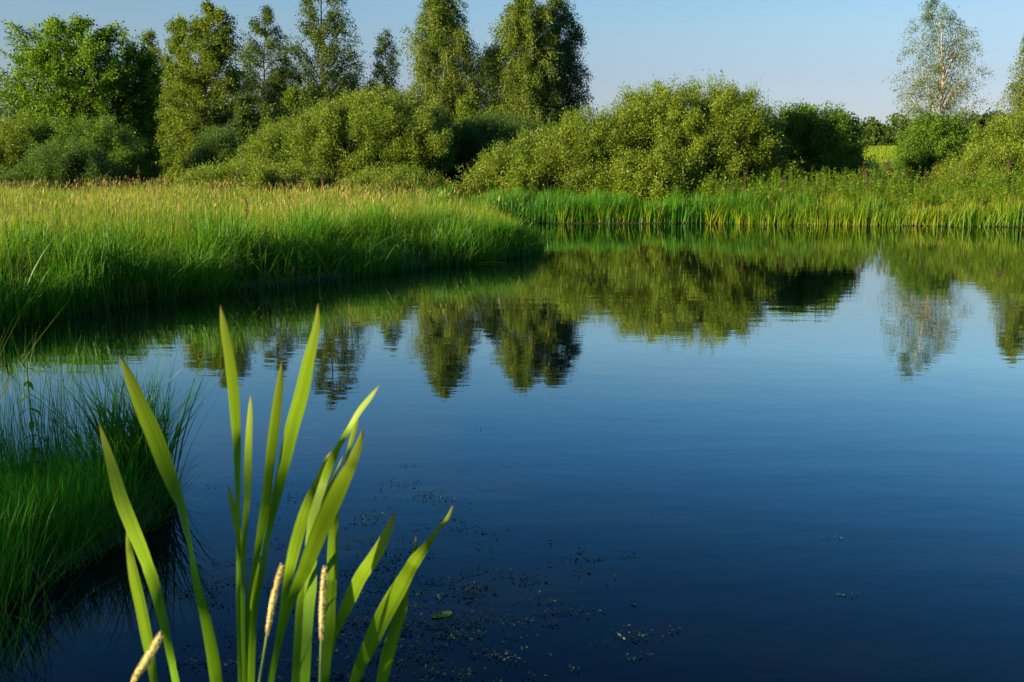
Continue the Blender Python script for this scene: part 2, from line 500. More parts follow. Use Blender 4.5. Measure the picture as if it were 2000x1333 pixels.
def bush(name, label, cat, d, rows, leaf, seed, stems=70, twigs=12, nl=50, lsize=0.12, aspect=0.42, sg=0.11, twl=0.34,
         group=None, depth_k=0.9, bark='bark', rmin=0.72, up_bias=0.35, hang=-0.15, lumps=0.05, tw_lo=0.45):
    lsize, nl = lsize * 0.64, int(nl * 1.9)
    r = np.random.default_rng(seed)
    pf = Profile(rows, d)
    z1 = pf.z[-1]
    bx = float(pf.get(pf.z[0])[0])
    g0 = gz(bx, d)
    z0 = max(pf.z[0], g0 + 0.15)
    root = thing(name, (bx, d, g0), label, cat, group)
    e, az, rad = crown_points(pf, stems, z0, z1 - 0.05, rmin, 1.0, r, depth_k)
    # a share of the shoots ends on the roof of the dome
    kk = int(stems * 0.3)
    xx = r.uniform(pf.l.min(), pf.r.max(), kk)
    zt = np.array([max([z for z, l_, r_ in zip(np.linspace(z0, z1, 40), np.interp(np.linspace(z0, z1, 40), pf.z, pf.l), np.interp(np.linspace(z0, z1, 40), pf.z, pf.r)) if l_ <= x <= r_] or [z0]) for x in xx])
    q = r.uniform(-0.75, 0.75, kk)
    cxr, rr = pf.get(np.full(kk, z0 + (z1 - z0) * 0.3))
    e[:kk] = np.stack([xx, d + q * rr * depth_k, z0 + (zt - z0) * np.sqrt(1 - q ** 2 * 0.8)], 1)
    lump = 1 + lumps * field(seed, e[:, 0], e[:, 1] + e[:, 2], 1.5)
    e = np.array([bx, d, g0]) + (e - np.array([bx, d, g0])) * np.clip(lump, 0.85, 1.03)[:, None]
    s = np.stack([bx + (e[:, 0] - bx) * 0.62 * r.uniform(0.5, 1.15, stems), d + (e[:, 1] - d) * 0.6 * r.uniform(0.4, 1.1, stems), np.zeros(stems)], 1)
    s[:, 2] = ground_z(s[:, 0], s[:, 1])
    mid = s * 0.45 + e * 0.55
    mid[:, 2] = s[:, 2] + (e[:, 2] - s[:, 2]) * 0.72
    mid += r.normal(0, 0.1, mid.shape)
    lp = bez(s, mid, e, 7)
    parts = [tubes(lp, 0.035 * np.linspace(1, 0.2, 7)[None] * np.ones((stems, 1)), 5)]
    n = stems * twigs
    li = np.repeat(np.arange(stems), twigs)
    st = r.uniform(tw_lo, 1.0, n)
    k = st * 6
    k0 = np.minimum(k.astype(int), 5)
    o = lp[li, k0] * (1 - (k - k0))[:, None] + lp[li, k0 + 1] * (k - k0)[:, None]
    tang = unit(lp[li, k0 + 1] - lp[li, k0])
    cen = np.stack([np.full(n, bx) + (o[:, 0] - bx) * 0.4, np.full(n, d), g0 + (o[:, 2] - g0) * 0.4], 1)
    dirs = unit(tang * 0.45 + unit(o - cen) * 0.35 + r.normal(0, 0.5, (n, 3)) + np.array([0, 0, 0.25]))
    lens = (0.25 + twl * 0.5 * (1 + rad[li] / (rad.mean() + 1e-6)) * min(1.0, (z1 - g0) / 3)) * r.uniform(0.6, 1.4, n)
    stray = r.random(n) < 0.02
    lens = np.where(stray, lens * 1.5, lens)
    dirs = np.where(stray[:, None], unit(dirs + [0, 0, 0.9]), dirs)
    tp = np.stack([o, o + dirs * (lens * 0.5)[:, None], o + dirs * lens[:, None]], 1)
    parts.append(tubes(tp, np.repeat(np.array([[0.009, 0.007, 0.003]]), n, 0), 3))
    V, F = merge(*parts)
    off = np.array([bx, d, g0])
    mesh_obj('stem', V - off, F, M[bark], root, smooth=True)
    V, F, tint = foliage(o, dirs, lens, nl, r, sg, 0.0, lsize, aspect, hang, cen, up_bias)
    tint = np.clip(tint + np.repeat((r.normal(0, 0.13, stems))[li], nl), 0, 1)
    mesh_obj('foliage', V - off, F, M[leaf], root, {'tint': ('FACE', tint)})
    return root


def blades(base, h, az, lean, w, r, bend=0.35, S=4, t_lo=0.0, t_hi=1.0, tsd=0.12, faceaz=None, toff=0.0):
    """tapered, bending grass blades; the tint runs along the blade (root to tip)"""
    n = len(base)
    t = np.linspace(0, 1, S)
    dirh = np.stack([np.cos(az), np.sin(az), np.zeros(n)], 1)
    horiz = (lean[:, None] * t + bend * lean[:, None] * t ** 2.2 * 1.6) * h[:, None]
    vert = h[:, None] * (t - 0.28 * np.minimum(lean[:, None], 1.2) * t ** 2)
    c = base[:, None] + dirh[:, None] * horiz[..., None]
    c[..., 2] += vert
    fa = r.uniform(0, 2 * np.pi, n) if faceaz is None else faceaz
    side = np.stack([np.cos(fa), np.sin(fa), np.zeros(n)], 1)
    ww = w[:, None] * np.array([0.75, 1.0, 0.8, 0.5, 0.3, 0.2, 0.1, 0.05][:S]) if False else w[:, None] * np.clip(1.15 * (1 - t ** 2.2) + 0.04, 0, 1)[None]
    L = c - side[:, None] * ww[..., None] * 0.5
    R = c + side[:, None] * ww[..., None] * 0.5
    V = np.stack([L, R], 2).reshape(-1, 3)
    i = np.arange(n * S * 2).reshape(n, S, 2)
    F = np.stack([i[:, :-1, 0], i[:, :-1, 1], i[:, 1:, 1], i[:, 1:, 0]], -1).reshape(-1, 4)
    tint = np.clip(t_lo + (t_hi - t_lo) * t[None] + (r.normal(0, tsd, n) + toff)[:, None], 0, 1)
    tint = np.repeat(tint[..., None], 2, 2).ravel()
    return V, F, tint


def cat(*items):
    Vs, Fs, Ts, o = [], [], [], 0
    for V, F, T in items:
        Vs.append(V); Fs.append(F + o); Ts.append(T); o += len(V)
    return np.concatenate(Vs), np.concatenate(Fs), np.concatenate(Ts)


def rand_xy(r, n, x0, x1, y0, y1, keep):
    x, y = r.uniform(x0, x1, n), r.uniform(y0, y1, n)
    s = pond_sdf(x, y)
    k = keep(x, y, s)
    return x[k], y[k], s[k]


# ------------------------------------------------------------------ trees behind the meadow, left to right
tree('maple_tree', 'broad round light green tree filling the top left corner', 'tree', 64,
     [(350, -15, 250), (300, -45, 300), (240, -62, 318), (180, -50, 318), (130, -22, 300), (90, 12, 258), (60, 60, 225), (36, 120, 185)],
     'maple', 'bark', 11, limbs=121, twigs=12, nl=54, lsize=0.20, aspect=0.62, trunk_r=0.22, rise=1.0, base_u=140, twl=0.26, rmin=0.35, droop=0.0, hang=0.1)
tree('maple_tree', 'darker round tree forming the right shoulder of the corner tree', 'tree', 67,
     [(340, 210, 320), (270, 205, 328), (200, 208, 326), (150, 214, 316), (112, 228, 296), (92, 248, 276)],
     'maple', 'bark', 24, limbs=70, twigs=10, nl=50, lsize=0.19, aspect=0.62, trunk_r=0.16, base_u=265, droop=0.0, hang=0.1)
tree('aspen_tree', 'slim pale tree peeking out right behind the broad round corner tree', 'tree', 70,
     [(300, 270, 330), (160, 272, 325), (100, 280, 316), (56, 292, 304)], 'aspen', 'paletwig', 12, limbs=35, twigs=8, nl=27, lsize=0.17, base_u=300, trunk_r=0.1)
tree('aspen_tree', 'slender pointed olive tree directly left of the tall thick olive tree', 'tree', 60,
     [(360, 315, 375), (250, 318, 378), (150, 320, 372), (90, 328, 366), (50, 334, 360), (24, 342, 350)], 'aspen', 'paletwig', 13,
     limbs=54, twigs=9, nl=39, lsize=0.16, base_u=350, trunk_r=0.11)
tree('aspen_tree', 'tall thick olive tree with rounded top, right of the broad corner tree', 'tree', 57,
     [(390, 330, 470), (300, 328, 480), (220, 335, 480), (140, 345, 472), (80, 362, 462), (40, 378, 446), (8, 398, 424)], 'aspen', 'paletwig', 14,
     limbs=102, twigs=11, nl=50, lsize=0.16, base_u=395, trunk_r=0.15, rise=1.1)
tree('alder_tree', 'narrow cone shaped dark tree between two taller dark crowns on the left', 'tree', 66,
     [(330, 450, 578), (240, 452, 582), (170, 460, 578), (110, 468, 568), (60, 486, 548), (13, 512, 522)], 'darkleaf', 'bark', 15,
     limbs=81, twigs=9, nl=33, lsize=0.15, base_u=515, trunk_r=0.14)
tree('alder_tree', 'large dark airy tree with forked limbs, its top cut by the frame', 'tree', 64,
     [(300, 548, 722), (220, 548, 732), (160, 552, 726), (110, 562, 712), (60, 578, 690), (20, 582, 678), (-20, 594, 660), (-50, 620, 638)], 'darkleaf', 'bark', 16,
     limbs=89, twigs=10, nl=33, lsize=0.16, base_u=622, trunk_r=0.18, rise=1.2)
tree('alder_tree', 'small thin dark tree standing alone against sky between larger crowns', 'tree', 70,
     [(260, 712, 790), (180, 722, 780), (120, 732, 778), (85, 740, 768), (58, 752, 758)], 'darkleaf', 'bark', 17,
     limbs=45, twigs=8, nl=27, lsize=0.15, base_u=755, trunk_r=0.10)
tree('alder_tree', 'low dark tree filling in below the large airy forked tree', 'tree', 67,
     [(320, 590, 740), (250, 592, 745), (190, 605, 735), (150, 635, 705)], 'darkleaf', 'bark', 25, limbs=60, twigs=9, nl=36, lsize=0.15, base_u=660, trunk_r=0.12)
tree('alder_tree', 'low dark tree standing between the cone tree and the airy forked tree', 'tree', 68,
     [(320, 470, 620), (240, 480, 615), (170, 505, 600), (120, 535, 580)], 'darkleaf', 'bark', 26, limbs=60, twigs=9, nl=36, lsize=0.15, base_u=560, trunk_r=0.12)
tree('birch_tree', 'tall drooping birch left of the other big birch, its right side darker', 'tree', 61,
     [(290, 760, 935), (230, 775, 940), (160, 790, 938), (100, 797, 934), (50, 808, 915), (10, 822, 905), (-30, 850, 880)], 'birch', 'birchbark', 18,
     limbs=113, twigs=11, nl=46, lsize=0.15, base_u=870, trunk_r=0.17, droop=0.9, hang=0.7, rise=1.1, twl=0.24)
tree('alder_tree', 'low dark tree filling the gap between the two big drooping birches', 'tree', 68,
     [(280, 900, 1000), (200, 905, 1000), (140, 918, 985), (92, 938, 966)], 'darkleaf', 'bark', 19, limbs=54, twigs=9, nl=31, base_u=945, trunk_r=0.11)
tree('birch_tree', 'tall sunlit drooping birch with a pale trunk showing, middle of the photo', 'tree', 61,
     [(290, 960, 1085), (220, 955, 1088), (150, 956, 1085), (90, 962, 1080), (45, 972, 1072), (10, 990, 1060), (-20, 1010, 1040)], 'birch', 'birchbark', 20,
     limbs=108, twigs=11, nl=48, lsize=0.15, base_u=1027, trunk_r=0.18, droop=0.8, hang=0.7, rise=1.2, twl=0.24)
tree('birch_tree', 'dark ragged birch at the right end of the tree group, twigs hanging out', 'tree', 63.5,
     [(270, 1050, 1135), (200, 1050, 1145), (150, 1050, 1150), (100, 1050, 1135), (50, 1050, 1132), (15, 1055, 1120), (-20, 1070, 1095)], 'darkleaf', 'birchbark', 21,
     limbs=81, twigs=10, nl=37, lsize=0.15, base_u=1085, trunk_r=0.15, droop=1.0, hang=0.8, rise=1.0, twl=0.3)
tree('birch_tree', 'lone sparse birch with white trunk, leaves thin against the sky', 'tree', 71,
     [(262, 1790, 1868), (240, 1772, 1892), (190, 1752, 1916), (140, 1746, 1926), (100, 1752, 1920), (60, 1768, 1908), (25, 1778, 1880), (-6, 1806, 1844)], 'sparsebirch', 'birchbark', 22,
     limbs=74, twigs=10, nl=22, lsize=0.135, base_u=1836, trunk_r=0.16, droop=0.7, hang=0.7, rise=1.1, twl=0.22, sg=0.16)
tree('birch_tree', 'drooping birch cut off by the right edge of the photo', 'tree', 66,
     [(260, 1958, 2110), (210, 1956, 2120), (170, 1968, 2110), (130, 1980, 2090), (85, 2004, 2060), (40, 2020, 2040)], 'birch', 'birchbark', 23,
     limbs=81, twigs=10, nl=42, lsize=0.15, base_u=2035, trunk_r=0.15, droop=0.8, hang=0.7, twl=0.26)

# saplings in front of the tall trees
for k, (u, t, b, hw, d, lb) in enumerate([
        (480, 180, 340, 26, 53, 'small olive sapling left of the big rounded willow, under the cone tree'),
        (572, 168, 300, 16, 54, 'thin yellowish sapling rising behind the left slope of the big rounded willow'),
        (606, 168, 300, 18, 52, 'bushy yellowish sapling just left of the rounded willow crest'),
        (528, 205, 320, 24, 53, 'low olive sapling between two yellowish ones behind the rounded willow'),
        (912, 190, 290, 24, 50, 'light green sapling in front of the gap between big birches'),
        (968, 212, 290, 26, 52, 'pale green sapling at the foot of the sunlit middle birch'),
        (800, 190, 290, 30, 54, 'olive sapling at the foot of the left drooping birch')]):
    tree('sapling', lb, 'tree', d, [(b, u - hw * 0.8, u + hw * 0.8), ((t + b) / 2, u - hw * 0.75, u + hw * 0.75), (t + 25, u - hw * 0.45, u + hw * 0.45), (t, u - 3, u + 3)],
         ['darkleaf', 'aspen', 'darkleaf', 'darkleaf', 'aspen', 'aspen', 'darkleaf'][k], 'paletwig', 40 + k, limbs=35, twigs=8, nl=35, lsize=0.15, trunk_r=0.06, base_u=u)

# ------------------------------------------------------------------ bushes
bush('willow_bush', 'dark green domed bush below the broad corner tree', 'bush', 46,
     [(380, 30, 290), (340, 20, 300), (300, 30, 285), (265, 60, 250), (242, 100, 195)], 'darkbush', 60, stems=80, twigs=12, nl=46)
bush('willow_bush', 'sun touched bush at the left edge under the broad corner tree', 'bush', 45,
     [(380, -90, 90), (330, -95, 100), (290, -80, 95), (258, -50, 75), (246, -20, 45)], 'willow', 61, stems=70, twigs=12, nl=44)
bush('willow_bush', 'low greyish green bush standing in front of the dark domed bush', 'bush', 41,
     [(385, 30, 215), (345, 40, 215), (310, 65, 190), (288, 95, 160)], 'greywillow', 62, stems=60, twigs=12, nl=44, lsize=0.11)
bush('willow_bush', 'small dark rounded bush left of the big rounded willow', 'bush', 50,
     [(350, 370, 500), (310, 378, 495), (280, 400, 475), (264, 425, 455)], 'greywillow', 63, stems=60, twigs=11, nl=42)
bush('willow_bush', 'big rounded sunlit willow bush left of centre beyond the meadow', 'bush', 44,
     [(385, 480, 880), (340, 478, 885), (300, 505, 880), (260, 548, 868), (230, 605, 850), (207, 660, 815), (194, 710, 770)], 'willow', 64, lumps=0.015, rmin=0.84,
     stems=280, twigs=13, nl=52, lsize=0.125)
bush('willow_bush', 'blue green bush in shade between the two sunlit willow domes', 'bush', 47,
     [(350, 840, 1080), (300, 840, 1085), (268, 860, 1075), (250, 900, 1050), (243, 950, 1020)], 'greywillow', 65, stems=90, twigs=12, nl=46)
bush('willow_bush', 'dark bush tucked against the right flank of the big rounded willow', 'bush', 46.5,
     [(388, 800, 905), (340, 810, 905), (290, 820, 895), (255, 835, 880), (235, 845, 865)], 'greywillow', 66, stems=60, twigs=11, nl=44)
bush('willow_bush', 'silvery sunlit willow sloping down left from the tallest willow', 'bush', 37.5,
     [(405, 895, 1250), (370, 905, 1250), (330, 955, 1250), (295, 1020, 1240), (265, 1070, 1230), (240, 1120, 1215)], 'willow', 67,
     stems=150, twigs=12, nl=50, lsize=0.115)
bush('willow_bush', 'tallest sunlit willow bush in the middle of the far bank', 'bush', 38.5,
     [(405, 1180, 1515), (350, 1172, 1520), (300, 1178, 1512), (250, 1192, 1496), (215, 1215, 1470), (192, 1262, 1425), (178, 1310, 1375)], 'willow', 68, lumps=0.02, rmin=0.80,
     stems=230, twigs=13, nl=54, lsize=0.12)
bush('willow_bush', 'low lit willow spilling out at the left foot of the tallest willow', 'bush', 35.5,
     [(405, 1160, 1400), (370, 1168, 1395), (335, 1190, 1360), (308, 1225, 1310)], 'willow', 76, stems=90, twigs=12, nl=46)
bush('alder_bush', 'dark green bush right of the tallest willow with lit tips', 'bush', 41,
     [(400, 1490, 1665), (350, 1490, 1676), (300, 1495, 1672), (260, 1505, 1655), (238, 1530, 1635), (226, 1560, 1625)], 'darkbush', 69,
     stems=110, twigs=12, nl=50, lsize=0.13, aspect=0.55)
bush('alder_bush', 'green bush standing below the lone sparse birch', 'bush', 47,
     [(390, 1756, 1890), (340, 1756, 1895), (290, 1762, 1888), (255, 1788, 1865), (240, 1812, 1845)], 'darkbush', 70, stems=90, twigs=12, nl=48, lsize=0.13, aspect=0.55)
bush('alder_bush', 'leafy green bush right of the lone birch, reaching the edge', 'bush', 46,
     [(390, 1860, 2060), (330, 1872, 2070), (285, 1895, 2070), (255, 1920, 2050), (246, 1960, 2020)], 'willow', 71, stems=90, twigs=12, nl=46, lsize=0.125, aspect=0.5)
bush('willow_bush', 'low yellow green willow bush before the right edge bushes', 'bush', 40,
     [(385, 1840, 2030), (345, 1852, 2030), (315, 1880, 2010), (300, 1915, 1980)], 'willow', 72, stems=70, twigs=12, nl=46)
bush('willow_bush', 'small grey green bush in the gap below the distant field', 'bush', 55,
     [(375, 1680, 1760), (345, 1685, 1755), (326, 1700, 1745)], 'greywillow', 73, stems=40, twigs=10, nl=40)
bush('thicket', 'long low yellow green thicket behind the meadow grass', 'bush', 39,
     [(392, 340, 640), (365, 345, 640), (345, 370, 625), (332, 400, 560)], 'willow', 74, stems=110, twigs=10, nl=42, lsize=0.10)
bush('thicket', 'low scrubby thicket at the foot of the big rounded willow', 'bush', 37,
     [(395, 640, 880), (372, 650, 870), (352, 690, 850), (342, 720, 800)], 'willow', 75, stems=80, twigs=10, nl=32, lsize=0.095)


# ------------------------------------------------------------------ far trees beyond the field
def far_tree(u, top, hw, d, seed, lb):
    g = at(u, HORIZON, d)
    tree('field_tree', lb, 'tree', d, [(297, u - hw * 0.8, u + hw * 0.8), (280, u - hw, u + hw), (top + 12, u - hw * 0.75, u + hw * 0.75), (top, u - hw * 0.3, u + hw * 0.3)],
         'farleaf', 'bark', seed, limbs=54, twigs=9, nl=37, lsize=0.55, aspect=0.7, trunk_r=0.25, base_u=u)


far_tree(1714, 244, 34, 225, 80, 'round topped distant tree at the edge of the far field')
far_tree(1925, 229, 34, 225, 81, 'distant rounded tree right of the lone sparse birch')


def distant_wood():
    r = np.random.default_rng(82)
    n = 170
    x = r.uniform(20, 240, n); y = r.uniform(250, 285, n)
    g = ground_z(x, y)
    h = r.uniform(6.0, 8.5, n)
    cs = []
    for i in range(n):
        k = 260
        p = unit(r.normal(0, 1, (k, 3))) * (r.random((k, 1)) ** 0.35)
        p = p * np.array([2.8, 2.8, h[i] * 0.5]) + np.array([x[i], y[i], g[i] + h[i] * 0.52])
        cs.append(p)
    c = np.concatenate(cs)
    L = r.uniform(0.6, 1.1, len(c))
    V, F = leaves(c, r.normal(0, 1, c.shape), r.normal(0, 1, c.shape) + [0, 0, 0.4], L, L * 0.7)
    o = mesh_obj('distant_wood', V, F, M['farleaf'], None, {'tint': ('FACE', np.clip(np.repeat(r.normal(0.5, 0.2, n), 260) + r.normal(0, 0.1, len(c)), 0, 1))})
    tag(o, 'low dark belt of woodland along the horizon beyond the field', 'woodland', kind='stuff')


distant_wood()

def shading_scrub():
    """the scrub on the photographer's left, out of frame: its shade lies on the near plants and the meadow's edge"""
    r = np.random.default_rng(90)
    h = SUN_DIR[:2] / np.linalg.norm(SUN_DIR[:2]); p = np.array([h[1], -h[0]])
    if p[1] < 0: p = -p
    cs, parts = [], []
    for q, top, low, rad, D in [(1.40, 3.58, 3.45, 0.26, 9.0), (1.10, 3.42, 3.28, 0.15, 9.0), (3.7, 3.02, 0.2, 1.2, 9.2), (5.4, 3.05, 0.2, 1.3, 9.4), (7.2, 2.45, 0.2, 1.2, 9.6),  # first two: thin leaf bands shaped to dapple the cattails
                                (9.2, 2.35, 0.2, 1.3, 9.6), (11.2, 2.2, 0.2, 1.2, 9.8), (13.0, 2.05, 0.2, 1.1, 10.0), (14.6, 1.8, 0.2, 0.9, 10.0)]:
        x, y = h * D + p * q
        g = gz(x, y)
        k = int(4600 * rad * rad * max(0.24, (top - low) / 2.6))
        d = unit(r.normal(0, 1, (k, 3))) * (r.random((k, 1)) ** 0.4)
        d *= 1 + 0.15 * np.sin(d[:, :1] * 5 + q) * np.cos(d[:, 1:2] * 6)
        cs.append(d * [rad, rad, (top - low) / 2] + [x, y, (top + low) / 2])
        st = np.array([[x, y, g - 0.1], [x + 0.1, y, g + (low + top) * 0.25], [x, y + 0.1, (top + low) / 2], [x, y, top - 0.2]])
        parts.append(tubes(st[None], np.array([[0.05, 0.04, 0.03, 0.01]]), 6))
    c = np.concatenate(cs)
    L = r.uniform(0.08, 0.15, len(c))
    lv = leaves(c, r.normal(0, 1, c.shape), r.normal(0, 1, c.shape) + [0, 0, 0.3], L, L * 0.5)
    V, F = merge(lv, *parts)
    T = np.concatenate([np.repeat(np.clip(r.normal(0.5, 0.2, len(c)), 0, 1), 4), np.full(len(V) - 4 * len(c), 0.3)])
    o = mesh_obj('scrub', V, F, M['darkbush'], None, {'tint': ('POINT', T)})  # added out of view for the shade it casts
    tag(o, 'unseen scrub added on the left to shade the near plants and meadow edge', 'scrub', kind='stuff')


shading_scrub()

# ------------------------------------------------------------------ meadow grass
def herb_stems(r, x, y, h, big):
    """upright stems set with small pointed leaves"""
    z = ground_z(x, y)
    n = len(x)
    az, ln = r.uniform(0, 2 * np.pi, n), r.uniform(0, 0.15, n)
    p0 = np.stack([x, y, z], 1); p1 = p0 + np.stack([np.cos(az) * ln * h, np.sin(az) * ln * h, h], 1)
    sv = tubes(np.stack([p0, p1], 1), np.repeat([[0.006, 0.003]], n, 0), 3)
    k = 26
    t = np.tile(np.linspace(0.2, 1, k), n)
    i = np.repeat(np.arange(n), k)
    c = p0[i] * (1 - t)[:, None] + p1[i] * t[:, None]
    la = r.uniform(0, 2 * np.pi, len(i))
    a = np.stack([np.cos(la), np.sin(la), r.uniform(0.1, 0.9, len(i))], 1)
    L = r.uniform(0.07, 0.15, len(i)) * (1.25 - 0.6 * t) * big
    lv = leaves(c, a, np.tile([0, 0, 1.0], (len(i), 1)) + r.normal(0, 0.3, (len(i), 3)), L, L * 0.34)
    tint = np.clip(r.normal(0.5, 0.25, n)[i] + r.normal(0, 0.1, len(i)), 0, 1)
    V, F = merge(sv, lv)
    return V, F, np.concatenate([np.full(len(sv[0]), 0.4), np.repeat(tint, 4)])


def build_meadow():
    r = np.random.default_rng(101)
    inside = lambda x, y, s: (s > -0.18) & (x < np.interp(y, [6, 16, 22, 26, 34, 44], [-3.0, 1.2, 1.0, -0.5, 1.0, 2.0])) & (x > -y * 0.62 - 1.5)
    items = []
    # near strip: lush, overhanging
    x, y, s = rand_xy(r, 340000, -13, 1.5, 6, 22, lambda x, y, s: inside(x, y, s) & (s < 2.6) & (r.random(len(x)) < np.clip(1.15 - s * 0.24, 0, 1)))
    cl = field(1, x, y, 2.6)
    k = r.random(len(x)) < np.clip(0.40 + 0.48 * cl, 0.06, 1)
    x, y, s, cl = x[k], y[k], s[k], cl[k]
    b = np.stack([x, y, np.maximum(ground_z(x, y), -0.05)], 1)
    n = len(x)
    h = (0.58 + 0.20 * cl) * r.uniform(0.4, 1.35, n) * np.clip(0.70 + 0.28 * s, 0.55, 1)
    f2 = field(2, x, y, 1.4)
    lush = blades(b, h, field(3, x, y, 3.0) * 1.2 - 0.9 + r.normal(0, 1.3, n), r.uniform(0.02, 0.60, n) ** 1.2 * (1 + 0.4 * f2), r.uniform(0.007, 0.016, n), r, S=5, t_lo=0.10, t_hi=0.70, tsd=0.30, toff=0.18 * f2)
    # broader blades standing out of it in tussocks
    xb, yb, sb = rand_xy(r, 9000, -13, 1.5, 6, 22, lambda x, y, s: inside(x, y, s) & (s < 2.2))
    fb = field(13, xb, yb, 3.2)
    kb = fb > 0.25
    xb, yb = xb[kb], yb[kb]; nb = len(xb)
    bb = np.stack([xb, yb, np.maximum(ground_z(xb, yb), -0.05)], 1)
    broad = blades(bb, r.uniform(0.55, 0.98, nb), r.uniform(0, 6.28, nb), r.uniform(0.1, 0.75, nb), r.uniform(0.010, 0.018, nb), r, S=6, t_lo=0.2, t_hi=0.9, tsd=0.2, bend=0.6)
    lush = cat(lush, broad)
    o = mesh_obj('bank_grass', lush[0], lush[1], M['lush'], None, {'tint': ('POINT', lush[2])})
    tag(o, 'lush deep green grass overhanging the near edge of the meadow bank', 'grass', kind='stuff')
    # the meadow proper
    x, y, s = rand_xy(r, 330000, -26, 2.5, 8, 41, lambda x, y, s: inside(x, y, s) & (s > 0.5) & (r.random(len(x)) < np.clip(13.0 / y, 0, 1) ** 0.9))
    b = np.stack([x, y, ground_z(x, y)], 1)
    n = len(x)
    cl = 0.5 + 0.5 * np.sin(x * 0.9 + np.sin(y * 1.1)) * np.cos(y * 0.8 + x * 0.5)
    h = (0.60 + 0.16 * cl) * r.uniform(0.6, 1.2, n) * np.clip(0.7 + s * 0.12, 0, 1)
    w = r.uniform(0.005, 0.010, n) * np.clip(y / 14, 1, 2.6)
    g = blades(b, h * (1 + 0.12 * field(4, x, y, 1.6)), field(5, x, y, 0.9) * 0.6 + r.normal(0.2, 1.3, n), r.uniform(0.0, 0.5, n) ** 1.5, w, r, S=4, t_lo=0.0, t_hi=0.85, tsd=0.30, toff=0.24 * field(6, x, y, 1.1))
    o = mesh_obj('meadow_grass', g[0], g[1], M['grass'], None, {'tint': ('POINT', g[2])})
    tag(o, 'tall sunlit yellow green meadow grass covering the left bank', 'grass', kind='stuff')
    # last year's straw lying over the waterline
    x, y, s = rand_xy(r, 30000, -13, 1.5, 6, 22, lambda x, y, s: inside(x, y, s) & (s < 0.5) & (s > -0.10) & (r.random(len(x)) < np.clip(0.45 + 0.5 * field(16, x, y, 2.2), 0.05, 1)))
    n = len(x)
    st = blades(np.stack([x, y, np.maximum(ground_z(x, y), 0.0)], 1), r.uniform(0.15, 0.55, n), r.normal(-1.2, 1.2, n), r.uniform(0.5, 1.3, n), r.uniform(0.004, 0.008, n), r, S=4, t_lo=0.1, t_hi=0.8, tsd=0.25)
    o = mesh_obj('dead_straw', st[0], st[1], M['straw'], None, {'tint': ('POINT', st[2])})
    tag(o, 'dead brownish straw hanging over the water along the meadow bank', 'straw', kind='stuff')
    # leafy herbs in loose patches along the bank
    x, y, s = rand_xy(r, 9000, -13, 1.5, 7, 22, lambda x, y, s: inside(x, y, s) & (s > 0.05) & (s < 3.5) & (field(15, x, y, 2.0) > 0.45))
    V, F, T = herb_stems(r, x, y, r.uniform(0.30, 0.72, len(x)), 0.75)
    o = mesh_obj('meadow_herbs', V, F, M['darkherb'], None, {'tint': ('POINT', T)})
    tag(o, 'patches of leafy herbs mixed into the meadow bank grass', 'herbs', kind='stuff')
    # flowering stems with pale seed heads
    x, y, s = rand_xy(r, 34000, -26, 2.5, 8, 41, lambda x, y, s: inside(x, y, s) & (s > 0.4) & (r.random(len(x)) < np.clip(15.0 / y, 0, 1)) & (r.random(len(x)) < np.clip(s / 3.0, 0.12, 1) * np.clip(0.6 + 0.6 * field(14, x, y, 1.2), 0.1, 1)))
    b = np.stack([x, y, ground_z(x, y)], 1)
    n = len(x)
    h = r.uniform(0.62, 1.14, n) * (0.9 + 0.12 * np.sin(x * 0.5) * np.cos(y * 0.45))
    az = r.normal(0.2, 0.9, n); lean = r.uniform(0.03, 0.30, n)
    wst = r.uniform(0.0025, 0.004, n) * np.clip(y / 12, 1, 2.4)
    st = blades(b, h, az, lean, wst, r, S=4, t_lo=0.35, t_hi=0.75, tsd=0.15)
    tips = st[0].reshape(n, 4, 2, 3)
    tip = tips[:, 3].mean(1); pre = tips[:, 2].mean(1)
    ax = unit(tip - pre)
    L = r.uniform(0.07, 0.16, n); W = r.uniform(0.006, 0.013, n) * np.clip(y / 14, 1, 1.8)
    hv = [leaves(tip - ax * 0.02, ax + r.normal(0, 0.08, (n, 3)), r.normal(0, 1, (n, 3)), L, W) for _ in range(2)]
    tint = np.clip(r.normal(0.5, 0.22, n), 0, 1)
    hm = (np.concatenate([hv[0][0], hv[1][0]]), np.concatenate([hv[0][1], hv[1][1] + len(hv[0][0])]))
    o = mesh_obj('seed_grass', np.concatenate([st[0], hm[0]]), np.concatenate([st[1], hm[1] + len(st[0])]), M['seed'], None,
                 {'tint': ('POINT', np.concatenate([st[2], np.repeat(np.concatenate([tint, tint]), 4)]))})
    tag(o, 'pale beige seed heads of grass nodding above the meadow', 'grass', kind='stuff')


build_meadow()


